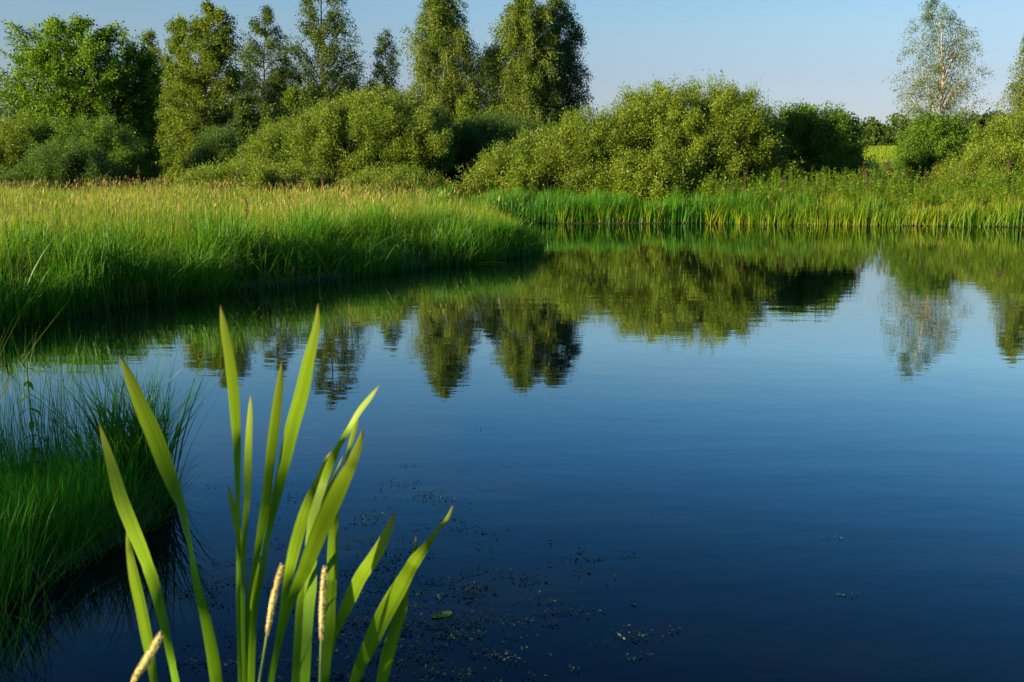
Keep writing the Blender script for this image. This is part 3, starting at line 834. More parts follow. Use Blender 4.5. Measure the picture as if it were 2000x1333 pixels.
def build_far_bank():
    r = np.random.default_rng(111)
    # dark lush reeds along the middle of the far bank
    x, y, s = rand_xy(r, 130000, -5.5, 9.5, 28, 40, lambda x, y, s: (s > -0.03) & (s < 4.5) & (x > np.interp(y, [28, 32, 40], [-2.2, -2.5, -6])) & (y > 30.0) & (r.random(len(x)) < np.clip(1.2 - s * 0.2, 0.1, 1)))
    b = np.stack([x, y, np.maximum(ground_z(x, y), -0.05)], 1)
    n = len(x)
    cl = np.sin(x * 5.3 + np.sin(x * 2.1) * 2) * 0.5 + 0.5
    h = (0.62 + 0.25 * cl) * r.uniform(0.7, 1.15, n)
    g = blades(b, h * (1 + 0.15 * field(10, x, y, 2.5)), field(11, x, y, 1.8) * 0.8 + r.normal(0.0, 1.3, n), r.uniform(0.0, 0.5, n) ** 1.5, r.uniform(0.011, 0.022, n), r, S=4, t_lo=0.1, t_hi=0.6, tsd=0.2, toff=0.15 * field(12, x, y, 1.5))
    o = mesh_obj('reed_bed', g[0], g[1], M['lush'], None, {'tint': ('POINT', g[2])})
    tag(o, 'dense dark green reeds along the middle of the far bank', 'reeds', kind='stuff')
    # taller mixed grass on the right of the far bank
    x, y, s = rand_xy(r, 150000, 6.5, 23, 26, 40, lambda x, y, s: (s > -0.03) & (s < 5.5) & (y > 28) & (r.random(len(x)) < np.clip(1.2 - s * 0.16, 0.1, 1)))
    b = np.stack([x, y, np.maximum(ground_z(x, y), -0.05)], 1)
    n = len(x)
    cl = np.sin(x * 3.3 + np.sin(x * 1.7) * 2) * 0.5 + 0.5
    h = (0.48 + 0.20 * cl + 0.12 * np.clip(s, 0, 2.5)) * r.uniform(0.6, 1.15, n)
    g = blades(b, h * (1 + 0.15 * field(7, x, y, 2.5)), field(8, x, y, 1.5) * 0.8 + r.normal(0.0, 1.3, n), r.uniform(0.0, 0.5, n) ** 1.5, r.uniform(0.010, 0.022, n), r, S=4, t_lo=0.10, t_hi=0.75, tsd=0.22, toff=0.2 * field(9, x, y, 1.5))
    o = mesh_obj('shore_grass', g[0], g[1], M['reed'], None, {'tint': ('POINT', g[2])})
    tag(o, 'tall sunlit yellow green grass along the right of the far bank', 'grass', kind='stuff')
    # leafy herbs growing among it
    x, y, s = rand_xy(r, 5200, 6.5, 23, 27, 40, lambda x, y, s: (s > 0.5) & (s < 5.0) & (y > 28))
    V, F, T = herb_stems(r, x, y, r.uniform(0.55, 1.0, len(x)) * (1 + 0.22 * np.clip(s, 0, 2.5)), 1.25)
    o = mesh_obj('bank_herbs', V, F, M['herb'], None, {'tint': ('POINT', T)})
    tag(o, 'leafy upright herbs mixed into the grass of the right far bank', 'herbs', kind='stuff')
    # cover for the field and the ground under and behind the bushes
    x, y, s = rand_xy(r, 60000, -35, 34, 30, 66, lambda x, y, s: (s > 1.5) & (np.abs(x) < y * 0.56))
    b = np.stack([x, y, ground_z(x, y)], 1)
    n = len(x)
    g = blades(b, r.uniform(0.35, 0.9, n), r.uniform(0, 2 * np.pi, n), r.uniform(0.1, 0.6, n), r.uniform(0.02, 0.04, n), r, S=3, t_lo=0.1, t_hi=0.8, tsd=0.2)
    o = mesh_obj('rough_grass', g[0], g[1], M['grass'], None, {'tint': ('POINT', g[2])})
    tag(o, 'rough grass between and behind the bushes of the far bank', 'grass', kind='stuff')
    x, y = r.uniform(40, 110, 60000), r.uniform(90, 250, 60000)
    b = np.stack([x, y, ground_z(x, y)], 1)
    n = len(x)
    g = blades(b, r.uniform(0.4, 0.8, n), r.uniform(0, 2 * np.pi, n), r.uniform(0.1, 0.5, n), r.uniform(0.08, 0.16, n), r, S=3, t_lo=0.5, t_hi=1.0, tsd=0.15)
    o = mesh_obj('field_grass', g[0], g[1], M['grass'], None, {'tint': ('POINT', g[2])})
    tag(o, 'bright sunlit grass of the distant field in the right gap', 'grass', kind='stuff')


build_far_bank()


# ------------------------------------------------------------------ countable plants of the banks
def tuft_mesh(r, n, h, spread, wmin, wmax, lean, mat, name, S=5, t_lo=0.2, t_hi=0.95):
    a = r.uniform(0, 2 * np.pi, n); q = spread * np.sqrt(r.random(n))
    b = np.stack([np.cos(a) * q, np.sin(a) * q, np.full(n, -0.08)], 1)
    g = blades(b, h * r.uniform(0.6, 1.1, n), a + r.normal(0, 0.7, n), lean * r.uniform(0.2, 1.2, n), r.uniform(wmin, wmax, n), r, S=S, t_lo=t_lo, t_hi=t_hi, tsd=0.15)
    return mesh_obj(name, g[0], g[1], M[mat], None, {'tint': ('POINT', g[2])})


def build_tufts():
    r = np.random.default_rng(121)
    protos = []
    us = [1098, 1116, 1150, 1172, 1190, 1206, 1226, 1262, 1286, 1386, 1412, 1448]
    us2 = list(range(1472, 2010, 17))
    first = [None] * 8
    for k, u in enumerate(us + us2):
        right = u > 1430
        v = np.interp(u, [1090, 1400, 1500, 2000], [437, 436.8, 438.6, 443.5])
        p = on_water(u + r.uniform(-4, 4), v)
        j = k % 4 + (4 if right else 0)
        if first[j] is None:
            o = tuft_mesh(r, 70, 0.84 if not right else 0.70, 0.13, 0.014, 0.026, 0.26, 'reed', 'reed_tuft', t_lo=0.85, t_hi=0.45)
            first[j] = o
        else:
            o = first[j].copy(); C.objects.link(o)
        o.location = (p[0], p[1] + 0.13, 0.0)
        o.rotation_euler = (0, 0, r.uniform(0, 6.28))
        sc = r.uniform(0.8, 1.2); o.scale = (sc, sc, sc * r.uniform(0.85, 1.15))
        if right:
            tag(o, 'bright reed tuft in the waterline row of the right far bank', 'reed tuft', 'reed tufts along the right far waterline')
        else:
            tag(o, 'bright upright reed tuft before the dark reeds under the middle willows', 'reed tuft', 'reed tufts below the middle willows')


build_tufts()


def dock(r, h):
    """a dry stalk with side branches full of rusty seeds"""
    S = 6
    t = np.linspace(0, 1, S)
    wob = np.cumsum(r.normal(0, 0.015, (S, 2)), 0) * h
    main = np.stack([wob[:, 0], wob[:, 1], t * h], 1)
    parts = [tubes(main[None], (0.007 * (1 - 0.7 * t))[None], 4)]
    k = 9
    st = r.uniform(0.55, 0.92, k)
    o = np.stack([np.interp(st, t, main[:, 0]), np.interp(st, t, main[:, 1]), st * h], 1)
    az = r.uniform(0, 6.28, k)
    e = o + np.stack([np.cos(az) * 0.05, np.sin(az) * 0.05, r.uniform(0.08, 0.18, k)], 1) * (1.3 - st)[:, None] * 1.6
    parts.append(tubes(np.stack([o, e], 1), np.repeat([[0.004, 0.002]], k, 0), 3))
    V, F = merge(*parts)
    seg = np.concatenate([np.stack([o, e], 1), np.array([[main[3], main[5]]])])
    m = int(r.integers(80, 140))
    i = r.integers(0, len(seg), m); q = r.random(m)
    c = seg[i, 0] * (1 - q)[:, None] + seg[i, 1] * q[:, None] + r.normal(0, 0.012, (m, 3))
    L = r.uniform(0.018, 0.036, m)
    lv = leaves(c, r.normal(0, 1, (m, 3)), r.normal(0, 1, (m, 3)), L, L * 0.8)
    V2, F2 = merge((V, F), lv)
    T = np.concatenate([np.full(len(V), 0.35), np.repeat(r.uniform(0, 1, m), 4)])
    return mesh_obj('dock_stalk', V2, F2, M['dock'], None, {'tint': ('POINT', T)})


def build_docks():
    r = np.random.default_rng(131)
    protos = []
    spots = []
    for u in [150, 172, 205, 214, 248, 268, 282, 300, 312, 330, 418, 452, 470, 560, 575, 590, 618, 632, 655, 668, 690, 706]:
        spots.append((u, r.uniform(29, 36), r.uniform(1.05, 1.45), 'L'))
    for u in [1430, 1452, 1526, 1572, 1612, 1660, 1682, 1690, 1706, 1716, 1738, 1742, 1764, 1782, 1800, 1814, 1850, 1897, 1905, 1920, 1958]:
        spots.append((u, r.uniform(33, 36.5), r.uniform(1.35, 1.75), 'R'))
    for u in [746, 772, 790, 842, 858]:
        spots.append((u, r.uniform(33, 36), r.uniform(0.9, 1.2), 'M'))
    for k, (u, d, h, side) in enumerate(spots):
        x = at(u, HORIZON, d)[0]
        if k % 46 < 6 and len(protos) < 6:
            o = dock(r, 1.0); protos.append(o)
        else:
            o = protos[k % 6].copy(); C.objects.link(o)
        o.location = (x, d, gz(x, d))
        o.rotation_euler = (r.normal(0, 0.10), r.normal(0, 0.10), r.uniform(0, 6.28))
        h *= r.uniform(0.8, 1.12)
        o.scale = (h, h, h)
        lb, g = {'L': ('dry rusty dock stalk standing above the back of the meadow grass', 'dock stalks at the back of the meadow'),
                 'R': ('dark dry dock stalk rising above the right far bank grass', 'dock stalks on the right far bank'),
                 'M': ('short dry dock stalk at the foot of the rounded willow scrub', 'dock stalks below the rounded willow')}[side]
        tag(o, lb, 'dock stalk', g)
    # the lone stalk standing in the middle of the meadow
    d = 16.5
    x = at(477, HORIZON, d)[0]
    o = dock(r, 1.0)
    o.name = 'dead_stalk'
    o.location = (x, d, gz(x, d)); o.scale = (0.85, 0.85, 1.12)
    tag(o, 'lone dead stalk with a dark head in front of the meadow', 'dead stalk')


build_docks()


# ------------------------------------------------------------------ near left shore
def build_near_shore():
    r = np.random.default_rng(141)

    def clump(name, label, catg, pts, per, h, lean, wmin, wmax, mat, S=6, t_lo=0.1, t_hi=0.7, spread=0.12, az=None, group=None, bend=0.35):
        B = []
        for (u, v) in pts:
            p = on_water(u, v)
            a = r.uniform(0, 2 * np.pi, per); q = spread * np.sqrt(r.random(per))
            B.append(np.stack([p[0] + np.cos(a) * q, p[1] + np.sin(a) * q, np.full(per, -0.03)], 1))
        b = np.concatenate(B)
        n = len(b)
        aa = r.uniform(0, 2 * np.pi, n) if az is None else r.normal(az[0], az[1], n)
        g = blades(b, h * r.uniform(0.55, 1.12, n), aa, lean * r.uniform(0.15, 1.25, n), r.uniform(wmin, wmax, n), r, S=S, t_lo=t_lo, t_hi=t_hi, tsd=0.14, bend=bend)
        loc = b.mean(0); loc[2] = 0
        o = mesh_obj(name, g[0], g[1], M[mat], None, {'tint': ('POINT', g[2])}, loc=loc)
        return tag(o, label, catg, group)

    clump('grass_tussock', 'fine bright green grass tussock on the near left shore', 'grass tussock',
          [(u, v) for u, v in [(-40, 1130), (10, 1120), (60, 1100), (110, 1085), (160, 1060), (205, 1035), (20, 1070), (80, 1050), (140, 1020), (190, 1005), (-20, 1040), (50, 1010), (110, 990), (-60, 1160), (0, 1165)]],
          180, 0.44, 0.24, 0.0028, 0.0052, 'hairgrass')
    clump('sedge_tussock', 'tall dark sedge tussock at the water, right of the bright tussock', 'sedge tussock',
          [(u, v) for u, v in [(225, 985), (250, 985), (275, 980), (300, 975), (318, 972), (240, 970), (265, 965), (290, 962), (210, 975)]],
          46, 0.76, 0.22, 0.005, 0.010, 'lush', t_lo=0.0, t_hi=0.45, spread=0.07, bend=0.9)
    clump('rush_clump', 'thin wiry rushes with tilted stems at the left edge', 'rushes',
          [(-60, 1010), (-30, 1000), (0, 990), (30, 985), (60, 985), (95, 975), (130, 975), (165, 975)], 40, 0.92, 0.20, 0.0025, 0.0042, 'lush', t_lo=0.05, t_hi=0.4, spread=0.16, bend=0.1)
    clump('rush_clump', 'long grass stems leaning in from the left edge above the water', 'rushes',
          [(-160, 1010), (-120, 1000), (-90, 990)], 22, 1.12, 0.42, 0.0025, 0.0045, 'grass', t_lo=0.2, t_hi=0.9, spread=0.10, az=(0.2, 0.7), bend=0.1)
    clump('grass_tussock', 'loose thin grass in the lower left corner by dark water', 'grass tussock',
          [(-60, 1300), (-20, 1270), (20, 1260), (60, 1225), (0, 1320), (40, 1300)], 15, 0.26, 0.5, 0.0018, 0.0032, 'lush', t_lo=0.1, t_hi=0.8, spread=0.10)
    clump('grass_tussock', 'long pale flowering grass stems arching over the lower left water', 'grass tussock',
          [(-30, 1260), (0, 1240), (40, 1230), (70, 1220)], 7, 0.62, 0.55, 0.0013, 0.0022, 'grass', t_lo=0.2, t_hi=0.9, spread=0.12, az=(0.6, 0.5))
    # nettle-like leafy stem
    p = on_water(66, 985)
    root = thing('leafy_stem', (p[0], p[1], 0.0), 'upright leafy stem with paired drooping leaves at the left edge', 'leafy plant')
    top = at(56, 693, p[1])
    S = 8
    t = np.linspace(0, 1, S)
    path = np.stack([np.interp(t, [0, 1], [0, top[0] - p[0]]) + 0.01 * np.sin(t * 5), 0 * t, -0.05 + t * (top[2] + 0.05)], 1)
    V, F = tubes(path[None], (0.006 * (1 - 0.6 * t))[None], 6)
    mesh_obj('stem', V, F, M['lush'], root, {'tint': ('POINT', np.full(len(V), 0.6))}, smooth=True)
    cs, ax, Ls = [], [], []
    for q in np.linspace(0.25, 1.0, 10):
        for sgn in (0, 1):
            az_ = q * 14 + sgn * math.pi
            cs.append([np.interp(q, t, path[:, i]) for i in range(3)])
            ax.append([math.cos(az_), math.sin(az_) * 0.7, -0.25 + 0.5 * (q > 0.95)])
            Ls.append(0.085 * (1.15 - 0.55 * q))
    for c_, a_, L_ in zip(np.array(cs), np.array(ax), Ls):
        # a folded, drooping leaf
        tt = np.linspace(0, 1, 6)
        ad = unit(a_[None])[0]; sd = unit(np.cross(ad, [0, 0, 1.0])[None])[0]
        mid_ = c_ + ad * (tt * L_)[:, None] - np.array([0, 0, 1]) * (0.45 * L_ * tt ** 2)[:, None]
        wd = L_ * 0.19 * np.sin(np.pi * tt ** 0.8) + 0.0006
        Vv = np.concatenate([mid_ - sd * wd[:, None] + [0, 0, 0.003], mid_, mid_ + sd * wd[:, None] + [0, 0, 0.003]])
        Ff = [(q_, q_ + 1, q_ + 7, q_ + 6) for q_ in range(5)] + [(q_ + 6, q_ + 7, q_ + 13, q_ + 12) for q_ in range(5)]
        mesh_obj('leaf', Vv, Ff, M['herb'], root, {'tint': ('POINT', np.full(18, r.uniform(0.1, 0.6)))}, smooth=True)
    # low cover on the spit itself
    x, y, s = rand_xy(r, 60000, -6, -0.8, 2.2, 6.2, lambda x, y, s: (s > -0.07) & (r.random(len(x)) < np.where(s < 0.2, 1.0, 0.4)))
    b = np.stack([x, y, ground_z(x, y)], 1)
    n = len(x)
    g = blades(b, r.uniform(0.08, 0.34, n), r.uniform(0, 2 * np.pi, n), r.uniform(0.1, 0.9, n), r.uniform(0.002, 0.004, n), r, S=4, t_lo=0.1, t_hi=0.6)
    o = mesh_obj('shore_turf', g[0], g[1], M['lush'], None, {'tint': ('POINT', g[2])})
    tag(o, 'short dark turf covering the near left spit', 'grass', kind='stuff')
    # bank at the photographer's feet
    x, y, s = rand_xy(r, 30000, -4, 4, -3, 1.4, lambda x, y, s: (s > 0.02) & (np.hypot(x, y) > 0.35))
    b = np.stack([x, y, ground_z(x, y)], 1)
    n = len(x)
    g = blades(b, r.uniform(0.15, 0.4, n), r.uniform(0, 2 * np.pi, n), r.uniform(0.2, 0.7, n), r.uniform(0.003, 0.006, n), r, S=4, t_lo=0.1, t_hi=0.7)
    o = mesh_obj('near_turf', g[0], g[1], M['lush'], None, {'tint': ('POINT', g[2])})
    tag(o, 'short grass on the near bank below the photo', 'grass', kind='stuff')


build_near_shore()


# ------------------------------------------------------------------ floating plants
def build_floating():
    r = np.random.default_rng(151)
    cs, Ls = [], []
    n = 0
    while n < 360:
        u, v = r.normal(760, 260), r.normal(1190, 110)
        if not (330 < u < 1260 and 930 < v < 1420): continue
        if r.random() > np.clip(1.25 - abs(u - 760) / 520, 0.05, 1): continue
        if v < 1333 - (u - 300) * 0.0 and v < 940 + max(0, (u - 820)) * 0.32: continue
        p = on_water(u, v, 0.004)
        big = r.random() < 0.22
        k = int(r.integers(16, 46)) if big else int(r.integers(2, 10))
        sp = r.uniform(0.03, 0.075) if big else r.uniform(0.008, 0.03)
        c = np.tile(p, (k, 1)) + np.stack([r.normal(0, sp, k), r.normal(0, sp * 0.6, k), r.uniform(0, 0.009, k)], 1)
        cs.append(c); n += 1
    for u, v in [(900, 918), (1620, 1050), (1645, 1161), (1668, 1162), (938, 838), (795, 910), (1595, 932), (1120, 1196), (1318, 1230), (410, 950), (112, 772), (98, 753), (915, 990)]:
        p = on_water(u, v, 0.004)
        k = 7
        cs.append(np.tile(p, (k, 1)) + np.stack([r.normal(0, 0.02, k), r.normal(0, 0.01, k), r.uniform(0, 0.006, k)], 1))
    c = np.concatenate(cs)
    m = len(c)
    L = r.uniform(0.008, 0.020, m)
    a = r.normal(0, 1, (m, 3)); a[:, 2] = r.uniform(0.0, 0.5, m)
    V, F = leaves(c, a, np.tile([0, 0, 1.0], (m, 1)) + r.normal(0, 0.35, (m, 3)), L, L * r.uniform(0.3, 0.6, m))
    o = mesh_obj('pondweed', V, F, M['weed'], None, {'tint': ('FACE', np.clip(r.beta(1.2, 2.5, m), 0, 1))})
    tag(o, 'small dark scraps of pondweed floating on the water around the cattails', 'pondweed', kind='stuff')
    # one larger floating leaf
    p = on_water(863, 1200, 0.006)
    th = np.linspace(0, 2 * np.pi, 20, endpoint=False)
    ring = np.stack([np.cos(th) * 0.042, np.sin(th) * 0.026, 0.002 * np.cos(2 * th)], 1)
    V = np.concatenate([ring, ring * [1, 1, 0] - [0, 0, 0.002]])
    F = [(i, (i + 1) % 20, (i + 1) % 20 + 20, i + 20) for i in range(20)]
    me_f = [(0, 2 * i + 1, 2 * i + 2, 2 * i + 3) for i in range(9)]
    o = mesh_obj('floating_leaf', V, np.array(F + me_f), M['herb'], None, {'tint': ('POINT', np.full(40, 0.3))})
    o.location = p; o.rotation_euler = (0, 0, 0.4)
    tag(o, 'single broader green leaf floating among the pondweed scraps', 'leaf')
    # a straw adrift off the tip of the meadow
    a_, b_ = on_water(934, 514.5, 0.012), on_water(988, 513, 0.012)
    V, F = tubes(np.stack([a_, (a_ + b_) / 2 + [0, 0.06, 0.01], b_])[None], np.array([[0.008, 0.009, 0.004]]), 5)
    o = mesh_obj('floating_straw', V, F, M['reed'], None, {'tint': ('POINT', np.full(len(V), 0.8))}, loc=a_)
    tag(o, 'pale straw floating just off the meadow tip', 'straw')


build_floating()

# ------------------------------------------------------------------ cattails in the foreground
def cattail_mat():
    m, n, l = new_mat('cattail_leaf')
    out = n.new('ShaderNodeOutputMaterial')
    a = n.new('ShaderNodeAttribute'); a.attribute_name = 'along'
    e = n.new('ShaderNodeAttribute'); e.attribute_name = 'across'
    r = n.new('ShaderNodeValToRGB')
    cr = r.color_ramp
    cr.elements[0].position = 0.0; cr.elements[0].color = (0.20, 0.10, 0.03, 1)          # withered tip
    cr.elements[1].position = 1.0; cr.elements[1].color = (0.260, 0.380, 0.014, 1)        # pale sheath, with the sunlit base painted in too
    for p_, c_ in [(0.002, (0.28, 0.17, 0.035, 1)), (0.005, (0.24, 0.31, 0.03, 1)), (0.05, (0.225, 0.360, 0.010, 1)), (0.20, (0.130, 0.290, 0.007, 1)), (0.32, (0.170, 0.335, 0.008, 1)), (0.50, (0.250, 0.395, 0.010, 1))]:  # lower blade paled so the bases look sunlit
        q = cr.elements.new(p_); q.color = c_
    l.new(a.outputs['Fac'], r.inputs[0])
    # fine lengthwise veins
    cmb = n.new('ShaderNodeCombineXYZ'); l.new(e.outputs['Fac'], cmb.inputs[0])
    sc = n.new('ShaderNodeMath'); sc.operation = 'MULTIPLY'; sc.inputs[1].default_value = 0.6
    l.new(a.outputs['Fac'], sc.inputs[0]); l.new(sc.outputs[0], cmb.inputs[1])
    nz = n.new('ShaderNodeTexNoise'); nz.inputs['Scale'].default_value = 9; nz.inputs['Detail'].default_value = 3
    l.new(cmb.outputs[0], nz.inputs[0])
    mr = n.new('ShaderNodeMapRange'); mr.inputs[1].default_value = 0.3; mr.inputs[2].default_value = 0.7; mr.inputs[3].default_value = 0.70; mr.inputs[4].default_value = 1.20
    l.new(nz.outputs[0], mr.inputs[0])
    mx = n.new('ShaderNodeMix'); mx.data_type = 'RGBA'; mx.blend_type = 'MULTIPLY'; mx.inputs[0].default_value = 1
    l.new(r.outputs[0], mx.inputs[6]); l.new(mr.outputs[0], mx.inputs[7])
    # a few rusty flecks and dry streaks
    cb2 = n.new('ShaderNodeCombineXYZ'); l.new(e.outputs['Fac'], cb2.inputs[0])
    s2 = n.new('ShaderNodeMath'); s2.operation = 'MULTIPLY'; s2.inputs[1].default_value = 9.0
    l.new(a.outputs['Fac'], s2.inputs[0]); l.new(s2.outputs[0], cb2.inputs[1])
    n2 = n.new('ShaderNodeTexNoise'); n2.inputs['Scale'].default_value = 3.0; n2.inputs['Detail'].default_value = 4
    l.new(cb2.outputs[0], n2.inputs[0])
    m2 = n.new('ShaderNodeMapRange'); m2.inputs[1].default_value = 0.66; m2.inputs[2].default_value = 0.74; m2.inputs[4].default_value = 0.75
    l.new(n2.outputs[0], m2.inputs[0])
    fl = n.new('ShaderNodeMix'); fl.data_type = 'RGBA'; fl.inputs[7].default_value = (0.22, 0.13, 0.03, 1)
    l.new(m2.outputs[0], fl.inputs[0]); l.new(mx.outputs[2], fl.inputs[6])
    mx = fl
    p = n.new('ShaderNodeBsdfPrincipled'); p.inputs['Roughness'].default_value = 0.5; p.inputs['Specular IOR Level'].default_value = 0.25
    l.new(mx.outputs[2], p.inputs['Base Color'])
    t = n.new('ShaderNodeBsdfTranslucent'); l.new(mx.outputs[2], t.inputs[0])
    s = n.new('ShaderNodeMixShader'); s.inputs[0].default_value = 0.50
    l.new(p.outputs[0], s.inputs[1]); l.new(t.outputs[0], s.inputs[2]); l.new(s.outputs[0], out.inputs[0])
    return m


M['cattail'] = cattail_mat()
M['head'] = simple_mat('seed_head', (0.33, 0.28, 0.11), 0.9, (0.39, 0.335, 0.145), 60, 0.1)
M['stalk'] = simple_mat('grass_stalk', (0.09, 0.15, 0.03), 0.6, (0.13, 0.19, 0.05), 30, 0.3)

SHOOTS = {
    'leftmost cattail, its three blades spreading wide apart over the water': (1.22, (520, 0.0), [
        [(232, 693, 2), (250, 730, 16), (277, 796, 27), (301, 850, 31), (323.5, 910, 30), (343, 961, 22), (355, 990, 15), (367, 1047, 9), (373, 1077, 8), (383.5, 1137, 14), (400, 1203, 20), (415, 1278, 24), (422.5, 1332, 24)],
        [(193.5, 826, 2), (205, 865, 14), (221, 919, 24), (235, 970, 30), (253, 1017, 31), (280, 1083, 28), (301, 1143, 20), (314.5, 1197, 13), (328, 1257, 13), (341.5, 1323, 17)],
        [(248.5, 1029, 2), (251.5, 1068, 11), (262, 1128, 21), (275.5, 1188, 23), (286, 1242, 23), (295, 1293, 18), (301, 1332, 15)]]),
    'tallest cattail, its upright blades fanning from one pale narrow base': (1.20, (478, 0.0), [
        [(431, 597, 2), (437.5, 640, 14), (448, 700, 19), (455.5, 760, 21), (460, 820, 19), (463, 880, 14), (464.5, 979, 8), (464.6, 1023, 7), (466, 1113, 9), (465, 1173, 8), (469, 1332, 9)],
        [(490, 772, 2), (488.6, 805, 10), (485.6, 865, 15), (484, 925, 16), (482.6, 979, 14), (479.6, 1008, 11), (476.6, 1068, 7), (475, 1128, 6), (473.6, 1188, 11), (474, 1332, 12)],
        [(550.8, 706, 2), (547, 745, 13), (539.7, 805, 19), (532, 865, 20), (524.6, 925, 18), (518.6, 979, 17), (514, 1008, 17), (502, 1083, 13), (490, 1143, 9), (482.6, 1203, 9), (478, 1332, 11)],
        [(622, 593.5, 2), (617.7, 640, 14), (604, 700, 23), (587.7, 775, 28), (571, 835, 28), (557.7, 895, 24), (544, 955, 19), (535, 993, 15), (523, 1053, 9), (509.6, 1128, 11), (496, 1203, 13), (488.6, 1332, 18)],
        [(445.7, 951, 2), (452.6, 981, 12), (463, 1032, 13), (472, 1077, 9), (476.6, 1113, 5), (473.6, 1152, 8), (472, 1218, 11), (472, 1332, 11)],
        [(533, 922, 2), (529, 949, 8), (526, 963, 12), (517, 1023, 11), (505, 1083, 10), (496, 1158, 9), (487, 1233, 10), (482.6, 1332, 11)]]),
    'cattail right of the tallest one, with broad blades crossing each other': (1.16, (580, 0.0), [
        [(647, 883, 2), (635, 901, 5), (620, 937, 8), (602, 979, 18), (587, 1027, 24), (572, 1085, 24), (560, 1143, 16), (551, 1203, 11), (539, 1278, 11), (530, 1332, 11)],
        [(741.6, 752.5, 1), (722, 778, 10), (701, 805, 12), (680, 841, 10), (662, 871, 5), (650, 895, 11), (635, 928, 18), (623, 967, 24), (612.6, 1018, 25), (607, 1080, 26), (606.6, 1143, 27), (602, 1203, 24), (594.6, 1332, 20)],
        [(708.6, 841, 3), (701, 868, 14), (686, 907, 22), (668, 943, 30), (650, 982, 34), (629, 1027, 34), (611, 1072, 31), (596, 1111, 27), (584, 1137, 23), (566, 1179, 18), (551, 1233, 14), (536, 1293, 14), (528.5, 1332, 13)],
        [(700.5, 800.5, 2), (695, 829, 9), (686, 862, 9), (677, 895, 6), (668, 940, 8), (662, 973, 9), (654.6, 1003, 15), (650, 1063, 20), (648.6, 1123, 22), (647, 1143, 22), (644, 1203, 25), (638, 1263, 25), (632, 1332, 22)],
        [(669.6, 892, 2), (662, 910, 4), (650, 937, 6), (635, 973, 8), (612, 1060, 12), (590, 1158, 14), (584, 1203, 15), (576.6, 1332, 16)],
        [(769.5, 1000, 3), (764, 1021, 13), (749, 1057, 22), (728, 1093, 27), (704, 1128, 27), (680, 1179, 26), (662, 1218, 18), (647, 1257, 16), (632, 1332, 14)]]),
    'shortest cattail, rightmost, with two blades leaning to the right': (1.20, (560, 0.0), [
        [(885, 988, 3), (872, 1015, 8), (854, 1036, 9), (833, 1066, 17), (812, 1093, 25), (800, 1113, 27), (776, 1155, 34), (752, 1197, 36), (728, 1248, 33), (707, 1293, 27), (692, 1332, 22)],
        [(812.7, 1048.5, 3), (811.5, 1068, 6), (805, 1092, 10), (794, 1143, 14), (785, 1188, 22), (770, 1236, 26), (758, 1278, 28), (746, 1332, 24)]]),
}


def spline(P_, step):
    """Catmull-Rom through the rows of P_"""
    P_ = np.asarray(P_, float)
    Q = np.vstack([2 * P_[0] - P_[1], P_, 2 * P_[-1] - P_[-2]])
    out = []
    for i in range(1, len(Q) - 2):
        t = np.linspace(0, 1, step, endpoint=False)[:, None]
        a, b, c, d = Q[i - 1], Q[i], Q[i + 1], Q[i + 2]
        out.append(0.5 * ((2 * b) + (c - a) * t + (2 * a - 5 * b + 4 * c - d) * t ** 2 + (-a + 3 * b - 3 * c + d) * t ** 3))
    out.append(P_[-1:])
    return np.vstack(out)


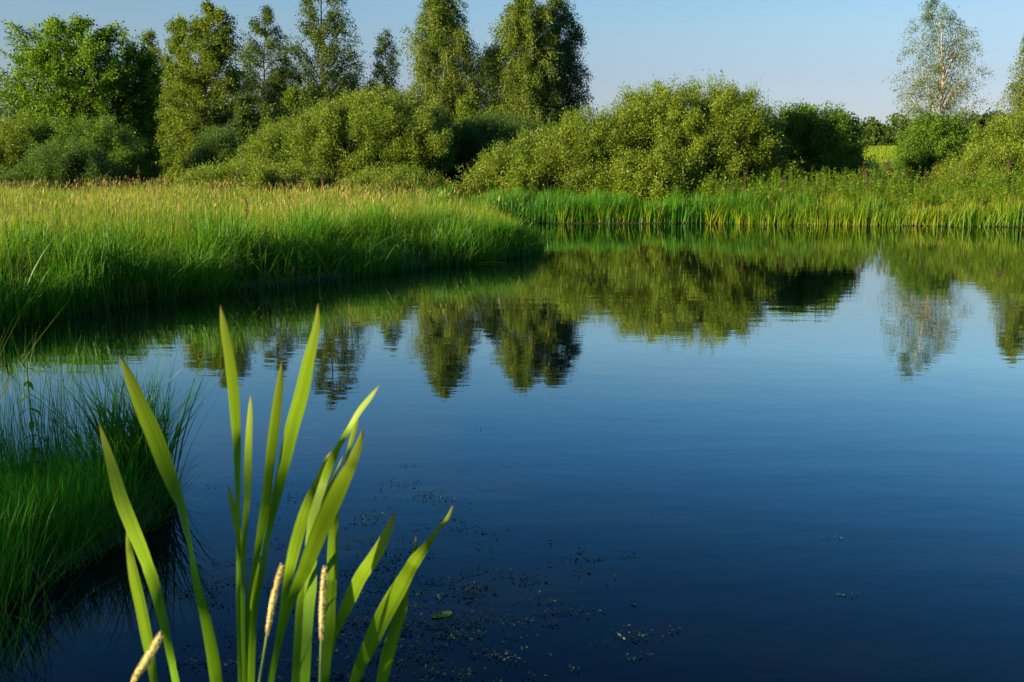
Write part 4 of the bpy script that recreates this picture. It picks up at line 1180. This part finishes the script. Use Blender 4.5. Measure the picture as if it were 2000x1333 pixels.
def cattail_blade(rows, d0, base, root, off, r, yaw, lean_y):
    pts, ws = [], []
    for i, (u, v, w) in enumerate(rows):
        f = (1332 - v) / 740.0
        d = d0 + lean_y * f                                  # blades also spread towards and away from the viewer
        p = at(u, v, d)
        pts.append(p); ws.append(w * d / FPX)
    last = pts[-1]
    tg = unit(pts[-1] - pts[-2])
    ctl = last + tg * 0.45
    for f in np.linspace(0, 1, 15)[1:] ** 1.25:
        pts.append(last * (1 - f) ** 2 + 2 * ctl * f * (1 - f) + np.asarray(base) * f * f); ws.append(ws[len(rows) - 1])
    A = spline(np.column_stack([pts, ws]), 6)
    P_, w = A[:, :3], np.maximum(A[:, 3], 0.0008)
    n = len(P_)
    # the blade's real width is steadier than its visible width: the difference is a twist
    k = 12
    real = np.array([max(w[i], 0.72 * w[max(0, i - k):i + k + 1].max() * min(1.0, (i / 16.0) ** 0.7)) for i in range(n)])
    pad = np.pad(real, 4, mode='edge')
    real = np.maximum(np.convolve(pad, np.ones(9) / 9, 'valid') * (np.minimum(np.arange(n) / 6.0, 1) * 0.5 + 0.5), w)
    phi = np.arccos(np.clip(w / real, 0.0, 1.0))
    T = unit(np.gradient(P_, axis=0))
    view = unit(np.array([0.0, -1.0, 0.25]) + 0 * T)
    side = unit(np.cross(T, view))
    nrm = np.cross(side, T)
    ang = phi + yaw
    real = real / max(0.8, math.cos(yaw))
    sd = side * np.cos(ang)[:, None] + nrm * np.sin(ang)[:, None]
    nn = unit(np.cross(sd, T))
    xs = np.array([-1, -0.55, 0, 0.55, 1, 1, 0.55, 0, -0.55, -1])
    zs = np.array([0, 0.55, 0.8, 0.55, 0, 0, -0.2, -0.35, -0.2, 0])
    th = 0.0008 + 0.022 * real
    V = P_[:, None] + sd[:, None] * (xs[None] * real[:, None] * 0.5)[..., None] + nn[:, None] * (zs[None] * th[:, None] * 0.5)[..., None]
    i = np.arange(n * 10).reshape(n, 10)
    c0 = np.array([0, 1, 2, 3, 5, 6, 7, 8])
    F = np.stack([i[:-1][:, c0], i[:-1][:, c0 + 1], i[1:][:, c0 + 1], i[1:][:, c0]], -1).reshape(-1, 4)
    s = np.concatenate([[0], np.cumsum(np.linalg.norm(np.diff(P_, axis=0), axis=1))])
    along = np.repeat(s / 1.6, 10)
    across = np.tile(xs * 0.5 + zs * 0.02, n) + r.uniform(0, 50)
    mesh_obj('leaf', V.reshape(-1, 3) - off, F, M['cattail'], root, {'along': ('POINT', along), 'across': ('POINT', across)}, smooth=True)


def build_cattails():
    r = np.random.default_rng(161)
    for label, (d, (bu, _), rows) in SHOOTS.items():
        bx = at(bu, 1332, d)[0]
        base = np.array([bx, d, gz(bx, d) - 0.02])
        root = thing('cattail', base, label, 'cattail')
        for k, rw in enumerate(rows):
            bb = base + np.array([r.normal(0, 0.006), (k - len(rows) / 2) * 0.006, 0])
            cattail_blade(rw, d + (k - len(rows) / 2) * 0.012, bb, root, base, r, r.normal(0, 0.22), r.uniform(-0.06, 0.06))
    # three flowering grass stalks
    heads = [((314.5, 1240), (290, 1284), (259, 1332), 16, 0.86, 'plump yellow grass head at the lower left, tilted, cut by the frame', (200, 1700)),
             ((551.7, 1104), (537, 1158), (521.7, 1240), 13, 1.05, 'kinked pale grass head between the tallest cattail and the broad blades', (505, 1700)),
             ((634.5, 1107), (630, 1180), (627.6, 1252), 12, 1.04, 'straight pale grass head in front of the broad crossing blades', (610, 1700))]
    for tip, mid, bot, wpx, d, label, foot in heads:
        a, b, c = at(*tip, d), at(*mid, d), at(*bot, d)
        fx = at(foot[0], foot[1], d)
        ft = np.array([fx[0], d, gz(fx[0], d)])
        root = thing('grass_stalk', ft, label, 'grass stalk')
        A = spline([a, b, c], 9)
        n = len(A)
        t = np.linspace(0, 1, n)
        rad = wpx * d / FPX * 0.5 * np.clip(np.sin(np.pi * (t * 0.93 + 0.04)) ** 0.38, 0.1, 1)
        if 'kinked' in label:
            rad *= 1 - 0.45 * np.exp(-((t - 0.42) / 0.06) ** 2)
        V, F = tubes(A[None], rad[None], 12)
        V = V + r.normal(0, 0.00035, V.shape)
        # the short bristles of the spike
        m = 900
        q = r.random(m); az = r.uniform(0, 6.28, m)
        ctr = np.stack([np.interp(q, t, A[:, i]) for i in range(3)], 1)
        rr = np.interp(q, t, rad)
        axis = unit(a - c)
        s1 = unit(np.cross(axis, [0, 1.0, 0.1])); s2 = np.cross(axis, s1)
        o_ = s1 * np.cos(az)[:, None] + s2 * np.sin(az)[:, None]
        bv = leaves(ctr + o_ * rr[:, None] * 0.9, o_ * 0.8 + axis * 0.9, np.cross(o_, axis), np.full(m, 0.0024), np.full(m, 0.0006))
        V, F = merge((V, F), bv)
        mesh_obj('seed_head', V - ft, F, M['head'], root, smooth=True)
        q_ = np.linspace(0, 1, 16)[:, None]
        st = c * (1 - q_) ** 2 + 2 * (c + unit(c - b) * 0.5) * q_ * (1 - q_) + ft * q_ ** 2
        V, F = tubes(st[None], np.full((1, len(st)), 0.0016), 6)
        mesh_obj('stem', V - ft, F, M['stalk'], root, smooth=True)


build_cattails()
